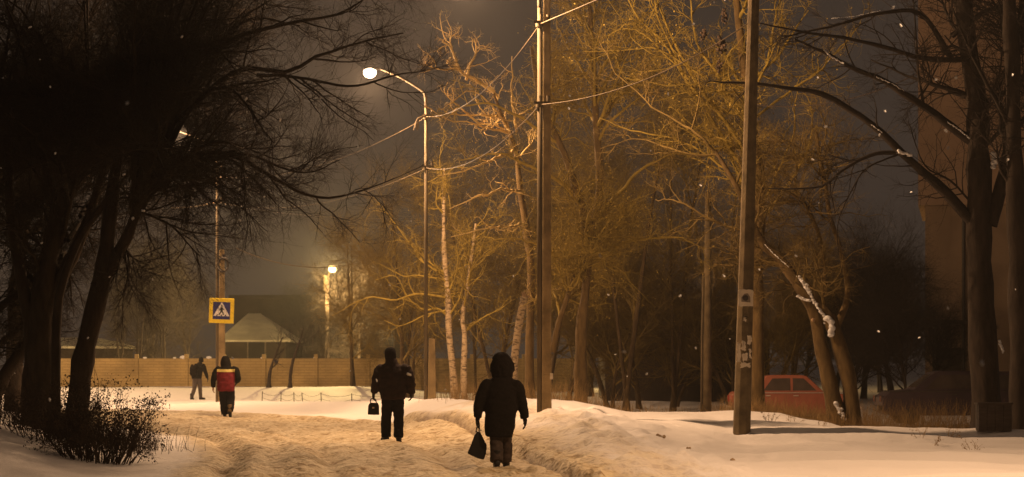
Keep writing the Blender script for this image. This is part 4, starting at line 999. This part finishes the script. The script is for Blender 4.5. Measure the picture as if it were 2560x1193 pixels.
# ------------------------------------------------------------------ cars
def car(label, b, rz, paint, prof_low, prof_top, glass, width, wheels, trim='chrome'):
    """side profiles in x-z, x to the front"""
    root = empty('parked_car', b, label, 'car', None, rz); hw = width/2
    def shell(prof, inset_b, inset_t, zb, zt):
        n = len(prof); V = []
        for sgn in (-1, 1):
            for x, z in prof:
                t = np.clip((z-zb)/(zt-zb), 0, 1); V.append((x, sgn*(hw-inset_b-(inset_t-inset_b)*t), z))
        return MB().add(V, [tuple(range(n-1, -1, -1)), tuple(range(n, 2*n))]+[(i, (i+1) % n, (i+1) % n+n, i+n) for i in range(n)])
    shell(prof_low, 0.0, .05, .25, .95).build('body', paint, root, bevel=.035)
    shell(prof_top, .05, .20, .9, 1.42).build('cabin', paint, root, bevel=.03)
    zb, zt = .9, 1.42
    for poly in glass:
        for sgn in (-1, 1):
            V = []
            for x, z in poly:
                t = (z-zb)/(zt-zb); V.append((x, sgn*(hw-.05-.15*t+.006), z))
            n = len(V); V2 = [(x, y-sgn*.02, z) for x, y, z in V]
            MB().add(V+V2, [tuple(range(n))]+[tuple(range(2*n-1, n-1, -1))]+[(i, i+n, (i+1) % n+n, (i+1) % n) for i in range(n)]).build('side_window', M['car_glass'], root)
    for i in (0, 1):
        (xa, za), (xb, zb_) = ((prof_top[1], prof_top[2]) if i == 0 else (prof_top[-2], prof_top[-3]))
        e = np.array([xa-xb, za-zb_]); nn = np.array([-e[1], e[0]])/np.linalg.norm(e); nn = nn if (nn[0] > 0) == (i == 1) else -nn
        a_ = np.array([xa, za])-e*.12+nn*.008; c_ = np.array([xb, zb_])+e*.12+nn*.008
        MB().add([(a_[0], -hw+.15, a_[1]), (a_[0], hw-.15, a_[1]), (c_[0], hw-.27, c_[1]), (c_[0], -hw+.27, c_[1])], [(0, 1, 2, 3)]).build('windscreen', M['car_glass'], root)
    xr, xf = prof_low[0][0], max(p[0] for p in prof_low)
    for sgn in (-1, 1):
        MB().box(((xr+xf)/2, sgn*(hw-.038), .905), (xf-xr-.3, .02, .022)).build('waist_trim', M[trim], root)
        for xx in wheels[2]: MB().box((xx, sgn*(hw-.025), .82), (.16, .03, .03)).build('door_handle', M[trim], root)
        for xx in wheels[:2]:
            w = MB(); a = np.linspace(0, 2*np.pi, 25); w.tube([(xx, sgn*(hw-.2), .29), (xx, sgn*(hw-.19), .29), (xx, sgn*(hw-.03), .29), (xx, sgn*(hw-.02), .29)], [.24, .29, .29, .24], 20)
            wo = w.build('wheel', M['rubber'], root, smooth=False); MB().tube([(xx, sgn*(hw-.022), .29), (xx, sgn*(hw-.004), .29)], [.19, .12], 16).build('rim', M[trim], wo)
        MB().box((xr-.012, sgn*(hw-.22), .72), (.04, .3, .2)).build('tail_light', M['tail' if trim == 'chrome' else 'iron'], root, bevel=.01)
        MB().box((xf+.008, sgn*(hw-.22), .70), (.04, .3, .18)).build('headlight', M['car_glass' if trim != 'chrome' else 'buckle'], root, bevel=.01)
    for xx in (xr-.05, xf+.05): MB().box((xx, 0, .45), (.12, width-.04, .13)).build('bumper', M[trim], root, bevel=.02)
    return root
sed_low = [(0, .35), (0, .86), (.10, .93), (2.0, .94), (2.9, .93), (3.95, .84), (4.08, .72), (4.08, .35), (3.7, .25), (.4, .25)]
sed_top = [(.62, .91), (.68, .94), (1.12, 1.40), (1.30, 1.43), (2.25, 1.43), (2.42, 1.40), (2.95, .94), (3.0, .91)]
gl = [[(1.00, .97), (1.30, 1.33), (1.88, 1.34), (1.88, .97)], [(1.96, .97), (1.96, 1.34), (2.32, 1.33), (2.72, .97)]]
d = 77; x = (1826-CX)/F*d
rc = car('red saloon car parked behind the snow bank and the leaning tree', (x, d, -.30), 0, M['car_red'], sed_low, sed_top, gl, 1.6, (.85, 3.27, (1.15, 2.05))); rc.scale = (.92, 1, 1)
d = 70; x = (2236-CX)/F*d
van_low = [(-3.6, .4), (-3.6, .9), (-3.5, .95), (.0, .95), (.55, .88), (.75, .74), (.75, .35), (.5, .25), (-3.3, .25)]
van_top = [(-3.52, .91), (-3.5, .95), (-3.3, 1.40), (-3.1, 1.44), (-.9, 1.46), (-.7, 1.42), (-.1, .95), (-.05, .91)]
car('dusty plum coloured hatchback half hidden by scrub at the right', (x+.3, d, -.18), R(180), M['car_plum'], van_low, van_top,
    [[(-3.2, .98), (-3.05, 1.34), (-1.9, 1.36), (-1.9, .98)], [(-1.8, .98), (-1.8, 1.36), (-.85, 1.35), (-.42, .98)]], 1.65, (-2.75, .0, (-2.2, -1.2)), 'iron')

# ------------------------------------------------------------------ people
def eval_mesh(o):
    dg = bpy.context.evaluated_depsgraph_get(); me = bpy.data.meshes.new_from_object(o.evaluated_get(dg)); return me

def remeshed(m, name, mat_, parent, voxel=.016, smooth=6, fold=.006, fs=(7, 7, 14), seed=0):
    me = bpy.data.meshes.new(name); me.from_pydata(m.v, [], m.f); o = bpy.data.objects.new('tmp', me); col.objects.link(o)
    r = o.modifiers.new('r', 'REMESH'); r.mode = 'VOXEL'; r.voxel_size = voxel
    s_ = o.modifiers.new('s', 'SMOOTH'); s_.iterations = smooth; s_.factor = .5
    me2 = eval_mesh(o); bpy.data.objects.remove(o)
    n = len(me2.vertices); co = np.empty(n*3, np.float32); me2.vertices.foreach_get('co', co); co = co.reshape(-1, 3)
    no = np.empty(n*3, np.float32); me2.vertices.foreach_get('normal', no); no = no.reshape(-1, 3)
    if fold:
        co = co+no*(fold*(noise(co*np.array(fs), seed)+.6*noise(co*np.array(fs)*2.1+3, seed+1)))[:, None]
        me2.vertices.foreach_set('co', co.astype(np.float32).ravel())
    me2.name = name; me2.materials.clear(); me2.materials.append(mat_)
    me2.polygons.foreach_set('use_smooth', np.ones(len(me2.polygons), bool)); me2.update()
    o = bpy.data.objects.new(name, me2); col.objects.link(o); o.parent = parent
    return o

def skin(name, V, E, rad, root, mat_, parent, sub=1):
    me = bpy.data.meshes.new(name); me.from_pydata([tuple(map(float, v)) for v in V], E, []); o = bpy.data.objects.new('tmp', me); col.objects.link(o)
    o.modifiers.new('skin', 'SKIN'); sv = me.skin_vertices[0].data
    for i, r in enumerate(rad): sv[i].radius = (r, r) if np.isscalar(r) else r; sv[i].use_root = (i == root)
    if sub: o.modifiers.new('sub', 'SUBSURF').levels = sub
    me2 = eval_mesh(o); bpy.data.objects.remove(o); me2.name = name; me2.materials.clear(); me2.materials.append(mat_)
    me2.polygons.foreach_set('use_smooth', np.ones(len(me2.polygons), bool))
    o = bpy.data.objects.new(name, me2); col.objects.link(o); o.parent = parent; return o

def hand_chain(V, E, Rd, iw, wr, dr, side, curl=.55, fat=1.0):
    """adds palm, four fingers and a thumb to a skeleton; side=+1 thumb towards -x of the right hand. Fingers curl inwards (towards the body)"""
    dr = np.array(dr)/np.linalg.norm(dr); fwd = np.array([0, 1., 0]); fwd -= dr*(fwd@dr); fwd /= np.linalg.norm(fwd); inn = np.array([-side, 0, 0.]); inn -= dr*(inn@dr); inn -= fwd*(inn@fwd); inn /= np.linalg.norm(inn)
    def add(p, r, par): V.append(p); Rd.append(r*fat); E.append((par, len(V)-1)); return len(V)-1
    pm = add(wr+dr*.045, .030, iw)
    kn = wr+dr*.085
    for k, ln in enumerate((.068, .078, .072, .056)):
        o = (1.5-k)*.021
        b_ = add(kn+fwd*o, .0115, pm); p = V[b_]; dd = dr.copy()
        for seg in (.45, .32, .26):
            dd = dd*math.cos(curl*.75)+inn*math.sin(curl*.75); dd /= np.linalg.norm(dd); p = p+dd*ln*seg; b_ = add(p, .0092, b_)
    t0 = add(wr+dr*.028+fwd*.034, .012, pm); t1 = add(V[t0]+dr*.03+fwd*.016+inn*.012, .011, t0); add(V[t1]+dr*.024+inn*.012, .0095, t1)

def person(label, loc, J, rz=0):
    """J: joint positions in metres, x to the right of the photo, y away from the camera"""
    root = empty('person', loc, label, 'person', None, rz); A = {k: np.array(v, float) for k, v in J.items()}
    V = [A['pelvis'], A['chest']*.5+A['pelvis']*.5, A['chest'], A['neck'], A['head']-np.array([0, 0, .03]), A['head'], A['head']+np.array([0, -.005, .075])]
    E = [(0, 1), (1, 2), (2, 3), (3, 4), (4, 5), (5, 6)]; Rd = [.14, .13, .145, .055, .07, .09, .06]
    V.append(A['head']+np.array([0, .105, -.02])); Rd.append(.014); E.append((5, 7))       # nose
    for sgn in (-1, 1): V.append(A['head']+np.array([sgn*.085, 0, -.01])); Rd.append(.02); E.append((5, len(V)-1))    # ears
    gl = []
    for sd_, k in ((-1, 'l'), (1, 'r')):
        b_ = len(V); V += [A['sh'+k], A['el'+k], A['wr'+k]]; Rd += [.055, .042, .030]; E += [(2, b_), (b_, b_+1), (b_+1, b_+2)]
        dr = A['wr'+k]-A['el'+k]; dr = dr/np.linalg.norm(dr)*.55+np.array([0, 0, -.45])
        hand_chain(V, E, Rd, b_+2, A['wr'+k], dr, sd_, J.get('curl', .55)); gl.append((A['wr'+k], dr, sd_))
        b_ = len(V); V += [A['hp'+k], A['kn'+k], A['an'+k], A['to'+k]]; Rd += [.085, .058, .042, .035]; E += [(0, b_), (b_, b_+1), (b_+1, b_+2), (b_+2, b_+3)]
    skin('body', V, E, Rd, 0, M['skin'], root)
    return root, A, gl

def gloves(root, gl, mat_, which=(0, 1), curl=.55):
    for i in which:
        wr, dr, sd_ = gl[i]; V, E, Rd = [wr-np.array(dr)*.04], [], [.036]; V.append(wr); Rd.append(.034); E.append((0, 1))
        hand_chain(V, E, Rd, 1, wr, dr, sd_, curl, 1.22); skin('glove', V, E, Rd, 0, mat_, root)

def jacket(root, A, mat_, rings, arm_r, seed, collar=True, voxel=.016, fold=.008, hem=None):
    m = MB(); m.loft(rings, 28, 2.3)
    for k in 'lr':
        q = resample(np.array([A['sh'+k]*.62+A['neck']*.38-np.array([0, 0, .09]), A['sh'+k], A['el'+k], A['wr'+k]+(A['el'+k]-A['wr'+k])*.06]), 14)
        m.tube(q, np.interp(np.linspace(0, 1, 14), [0, .25, .6, 1], arm_r), 14)
    if collar: m.loft([(A['neck'][0], A['neck'][1], A['neck'][2]-.07, .12, .11), (A['neck'][0], A['neck'][1]+.01, A['neck'][2]+.045, .095, .095)], 18)
    return remeshed(m, 'jacket', mat_, root, voxel, 7, fold, seed=seed)

def trousers(root, A, mat_, rr, seed, seat=.17):
    m = MB(); p = A['pelvis']; m.loft([(p[0], p[1], p[2]-.10, seat, .12), (p[0], p[1], p[2]+.02, seat+.01, .13), (p[0], p[1], p[2]+.12, seat-.01, .125)], 22)
    for k in 'lr':
        q = resample(np.array([A['hp'+k]+np.array([0, 0, .02]), A['kn'+k], A['an'+k]+np.array([0, 0, -.01])]), 14); m.tube(q, np.interp(np.linspace(0, 1, 14), [0, .5, .85, 1], rr), 16)
    return remeshed(m, 'trousers', mat_, root, .014, 5, .007, (9, 9, 16), seed)

def boots(root, A, mats, shaft=.16, seed=0):
    for k, m_ in zip('lr', mats):
        an, to = A['an'+k], A['to'+k]; f = to-an; f = f/np.linalg.norm(f); up = np.array([0, 0, 1.]); m = MB()
        m.tube([an+up*shaft, an+up*.03, an-up*.035], [.062, .056, .055], 14)
        m.tube(resample(np.array([an-up*.045-f*.07, an-up*.03, an+f*.06-up*.03, to+f*.02+up*-.01, to+f*.05-up*.015]), 10), [.035, .05, .052, .05, .05, .049, .048, .045, .04, .025], 14)
        o = remeshed(m, 'boot', m_, root, .011, 3, .003, seed=seed)
        s_ = MB(); s_.tube(resample(np.array([an-up*.075-f*.06, an-up*.078+f*.05, to+f*.04-up*.045]), 6), [.03, .042, .044, .044, .042, .03], 12)
        s_.v = [(x, y, (z-.0)*1.0) for x, y, z in s_.v]; s_.build('sole', M['rubber'], o, smooth=True)

# --- hooded person with a black bag
d = 37.4; loc = on_ground(1253, d)
J = dict(pelvis=(-.02, 0, .80), chest=(0, .03, 1.17), neck=(.01, .05, 1.36), head=(.01, .09, 1.50), shl=(-.205, .02, 1.20), ell=(-.315, .0, .95), wrl=(-.345, .03, .70), shr=(.215, .02, 1.19), elr=(.305, .05, .93), wrr=(.345, .10, .70),
         hpl=(-.10, 0, .75), knl=(-.075, -.02, .43), anl=(-.06, -.14, .095), tol=(-.08, .02, .05), hpr=(.07, 0, .75), knr=(.065, .13, .43), anr=(.065, .24, .085), tor=(.085, .40, .05))
pa, A, gl = person('person in a long black hooded coat carrying a dark bag, nearest to the camera', loc, J)
trousers(pa, A, M['grey_trousers'], [.12, .098, .098, .096], 1)
jacket(pa, A, M['coat'], [(-.03, 0, .44, .185, .16), (-.028, 0, .49, .208, .175), (-.02, 0, .64, .228, .18), (0, .0, .85, .235, .175), (0, .01, 1.0, .222, .165), (.005, .02, 1.13, .235, .155), (.01, .03, 1.22, .215, .145), (.01, .04, 1.30, .155, .125), (.01, .05, 1.37, .10, .10)],
       [.095, .108, .082, .064], 2, fold=.009)
m = MB(); m.loft([(.01, .04, 1.27, .12, .11), (.012, .05, 1.33, .155, .14), (.015, .06, 1.42, .178, .155), (.015, .065, 1.52, .172, .16), (.005, .065, 1.60, .145, .145), (0, .06, 1.655, .10, .10), (0, .06, 1.68, .045, .05)], 22)
remeshed(m, 'hood', M['coat'], pa, .014, 4, .012, (16, 16, 16), 3)
gloves(pa, gl, M['coat']); boots(pa, A, (M['boot'], M['boot']))
b = loc+np.array([-.355, .04, 0]); bag = empty('handbag', b+np.array([0, 0, .10]), 'black slouchy bag with two straps hanging from the hooded person', 'bag')
zz = lambda py: (1163-py)/171.0-.10
prof = [((1197, 1072), .05), ]
m = MB(); outl = [(1192, 1073), (1200, 1073), (1209, 1092), (1217, 1107), (1215, 1130), (1210, 1145), (1192, 1141), (1168, 1128), (1178, 1104), (1187, 1082)]
pts = [((x-1192.5)/171, zz(y)) for x, y in outl]
m.prism(pts, -.055, .055); remeshed(m, 'bag_body', M['leather'], bag, .012, 5, .006, seed=5)
top = np.array([(1196-1192.5)/171, 0, zz(1072)]); hnd = np.array([0.01, 0, zz(1046)])
for sgn in (-1, 1):
    MB().tube(resample(np.array([top+np.array([.022*sgn-.01, .02*sgn, -.02]), top+np.array([.012*sgn, .02*sgn, .10]), hnd+np.array([.006*sgn, .012*sgn, .0])]), 10), .011, 6).build('strap', M['leather'], bag, smooth=True)
for xx in (-.02, .04): MB().ball(top+np.array([xx, -.03, .005]), .012, 8).build('ring', M['buckle'], bag, smooth=True)

# --- man with a briefcase
d = 48.5; loc = on_ground(984, d)
J = dict(pelvis=(-.01, 0, .90), chest=(-.02, .03, 1.26), neck=(-.05, .04, 1.49), head=(-.065, .07, 1.635), shl=(-.25, .02, 1.36), ell=(-.335, -.02, 1.10), wrl=(-.378, .03, .90), shr=(.225, .02, 1.36), elr=(.325, -.01, 1.10), wrr=(.33, .05, .90),
         hpl=(-.11, 0, .86), knl=(-.14, .05, .48), anl=(-.145, .04, .085), tol=(-.21, .15, .05), hpr=(.09, 0, .86), knr=(.095, .02, .48), anr=(.095, -.06, .085), tor=(.11, .10, .05), curl=.8)
pb, A, gl = person('broad man in a dark maroon jacket and cap carrying a briefcase', loc, J)
trousers(pb, A, M['trousers'], [.115, .098, .096, .094], 11, .185)
jk = jacket(pb, A, M['maroon'], [(-.015, 0, .79, .215, .155), (-.015, 0, .83, .24, .17), (-.02, 0, 1.0, .258, .175), (-.02, .01, 1.18, .262, .175), (-.02, .02, 1.32, .25, .16), (-.03, .03, 1.41, .19, .14), (-.045, .04, 1.49, .125, .115), (-.052, .05, 1.56, .105, .105)],
       [.09, .118, .10, .072], 12, fold=.011)
m = MB(); m.loft([(-.058, .05, 1.53, .100, .108), (-.063, .06, 1.62, .114, .12), (-.066, .065, 1.70, .110, .118), (-.066, .065, 1.755, .085, .09), (-.066, .065, 1.785, .04, .045)], 20); remeshed(m, 'cap', M['trousers'], pb, .011, 3, .003, seed=13)
gloves(pb, gl, M['boot'], curl=.8); boots(pb, A, (M['boot'], M['boot']))
b = loc+np.array([-.385, .04, .505]); bc = empty('briefcase', b, 'small black briefcase hanging from the left hand of the broad man', 'bag')
m = MB(); m.prism([(-.105, 0), (.11, -.005), (.108, .16), (.085, .225), (-.06, .225), (-.098, .17)], -.045, .045); remeshed(m, 'case', M['leather'], bc, .010, 2, .002, seed=15)
MB().tube(resample(np.array([(-.055, 0, .22), (-.05, 0, .29), (.03, 0, .30), (.06, 0, .22)]), 12), .010, 6).build('handle', M['leather'], bc, smooth=True)
MB().box((0, -.05, .13), (.04, .012, .03)).build('clasp', M['buckle'], bc)

# --- walker in the red jacket
d = 71; loc = on_ground(567, d)
J = dict(pelvis=(-.02, 0, .86), chest=(-.02, .05, 1.20), neck=(-.035, .08, 1.42), head=(-.05, .12, 1.57), shl=(-.25, .04, 1.32), ell=(-.37, .0, 1.05), wrl=(-.385, .06, .82), shr=(.22, .04, 1.32), elr=(.325, -.02, 1.08), wrr=(.25, .16, .98),
         hpl=(-.12, 0, .84), knl=(-.10, .06, .47), anl=(-.065, .08, .085), tol=(-.08, .23, .05), hpr=(.09, 0, .84), knr=(.11, .04, .48), anr=(.105, -.20, .20), tor=(.11, -.10, .07))
pc, A, gl = person('walker in a red and black jacket with a pale yellow stripe', loc, J)
trousers(pc, A, M['trousers'], [.125, .11, .105, .10], 21, .19)
jk = jacket(pc, A, M['navy'], [(-.02, 0, .72, .225, .15), (-.02, 0, .77, .245, .165), (-.02, .0, .95, .245, .17), (-.02, .02, 1.15, .24, .165), (-.02, .04, 1.27, .235, .15), (-.025, .06, 1.35, .19, .13), (-.03, .08, 1.44, .11, .11)], [.10, .11, .082, .06], 22, fold=.009)
jk.data.materials.append(M['redcloth']); jk.data.materials.append(M['stripe'])
for p in jk.data.polygons:
    c = p.center
    if abs(c.x+.02) < .262-.07*max(0, c.z-1.1) and c.z < 1.33 and abs(c.x+.02) < .25: p.material_index = 2 if c.z > 1.255 else 1
m = MB(); m.loft([(-.03, .08, 1.37, .14, .13), (-.04, .10, 1.46, .145, .14), (-.05, .11, 1.56, .135, .14), (-.05, .115, 1.65, .11, .12), (-.05, .115, 1.70, .06, .07)], 20); remeshed(m, 'hood', M['navy'], pc, .014, 4, .006, seed=23)
gloves(pc, gl, M['boot'], (1,)); boots(pc, A, (M['boot'], M['boot_tan']))

# --- far walker
d = 103; loc = on_ground(490, d)
J = dict(pelvis=(.03, 0, .90), chest=(.08, .05, 1.24), neck=(.15, .09, 1.45), head=(.19, .12, 1.59), shl=(-.12, .06, 1.37), ell=(-.20, .12, 1.12), wrl=(-.10, .24, .98), shr=(.28, .0, 1.36), elr=(.39, -.04, 1.10), wrr=(.46, .02, .86),
         hpl=(-.05, 0, .88), knl=(-.06, -.02, .48), anl=(-.17, -.10, .095), tol=(-.12, .03, .05), hpr=(.12, 0, .88), knr=(.15, .1, .48), anr=(.18, .08, .085), tor=(.31, .16, .05))
pd, A, gl = person('small distant walker in a dark jacket and washed out trousers', loc, J)
trousers(pd, A, M['jeans'], [.11, .085, .075, .07], 31, .165)
jacket(pd, A, M['navy'], [(.02, 0, .84, .20, .14), (.02, 0, .90, .21, .155), (.03, .0, 1.06, .225, .165), (.05, .02, 1.20, .24, .165), (.08, .04, 1.33, .23, .15), (.11, .07, 1.41, .17, .12), (.15, .09, 1.49, .09, .09)], [.12, .10, .08, .06], 32, fold=.008)
m = MB(); m.loft([(.19, .11, 1.50, .085, .095), (.19, .115, 1.57, .10, .11), (.195, .12, 1.65, .095, .105), (.195, .12, 1.71, .05, .06)], 18); remeshed(m, 'knit_cap', M['navy'], pd, .012, 3, .003, seed=33)
gloves(pd, gl, M['boot']); boots(pd, A, (M['boot'], M['boot']))
bp_ = empty('backpack', loc+np.array([-.06, -.16, 1.05]), 'dark rounded backpack worn by the small distant walker', 'backpack')
m = MB(); m.loft([(-.02, 0, -.10, .11, .06), (-.03, -.01, .0, .15, .085), (-.02, 0, .18, .15, .08), (.02, .03, .30, .10, .05)], 18, 2.6); remeshed(m, 'bag_body', M['coat'], bp_, .014, 3, .005, seed=35)
for xx in (-.07, .09): MB().tube(resample(np.array([(xx, .03, .27), (xx, .12, .36), (xx+.02, .24, .30)]), 8), .02, 6).build('strap', M['coat'], bp_, smooth=True)

# ------------------------------------------------------------------ clods of snow, flakes
G_K = 'brown snow clods lying on the bank'
for i, (px, d, r_) in enumerate(((1650, 43.5, .05), (1832, 39.5, .035), (1722, 41, .028), (1560, 44, .03), (1665, 36, .035))):
    m = MB(); b = on_ground(px, d)
    for q in range(5): m.ball(rng.normal(size=3)*r_*.6*np.array([1, 1, .3])+np.array([0, 0, r_*.3]), r_*rng.uniform(.5, .9), 7)
    tag(m.build('snow_clod', M['clod'], None, loc=b, smooth=True), 'brownish clod of frozen snow on the right bank beside the road', 'snow clod', G_K)
G_F = 'snowflakes drifting in the air'
fl_ = None
for i, (px, py) in enumerate(((75, 68), (310, 436), (318, 258), (600, 551), (332, 546), (455, 92), (615, 248), (104, 608), (800, 20), (2390, 195), (2340, 200), (2370, 370), (2370, 770), (2455, 908), (1990, 640), (1810, 690), (1500, 640), (700, 300), (1400, 90), (2520, 400), (560, 640), (870, 560), (1700, 740), (1130, 640), (690, 905), (1560, 880))+tuple((float(a_), float(b_)) for a_, b_ in np.random.default_rng(5).uniform((0, 0), (2560, 1000), (70, 2)))):
    dd = rng.uniform(17, 32) if i < 26 else rng.uniform(26, 48); c = P(px, py, dd)
    if fl_ is None:
        m = MB(); m.ball((0, 0, 0), (.010, .010, .013), 7); m.ball((.008, 0, .006), .007, 6); m.ball((-.007, .004, -.006), .007, 6)
        fl_ = tag(m.build('snowflake', M['flake'], None, smooth=True), 'small white snowflake drifting through the dark night air', 'snowflake', G_F); o = fl_
    else:
        o = fl_.copy(); col.objects.link(o)
    o.location = tuple(c); o.rotation_euler = tuple(rng.uniform(0, 6, 3)); k = rng.uniform(.7, 1.3); o.scale = (k, k, k*rng.uniform(1, 1.8))

# ------------------------------------------------------------------ haze
m, N, L, bb = new_mat('night haze'); N.remove(bb)
pv = N.new('ShaderNodeVolumePrincipled'); pv.inputs['Color'].default_value = (.9, .88, .86, 1); pv.inputs['Density'].default_value = HAZE; pv.inputs['Anisotropy'].default_value = .6
L.new(pv.outputs[0], N['Material Output'].inputs['Volume']); m.cycles.homogeneous_volume = True; m.cycles.volume_sampling = 'EQUIANGULAR'
hz_ = MB().box((0, 95, 14), (240, 230, 34)).build('haze', m, None); tag(hz_, kind='stuff')
print('objects', len(bpy.data.objects), 'polys', sum(len(o.data.polygons) for o in bpy.data.objects if o.type == 'MESH'))
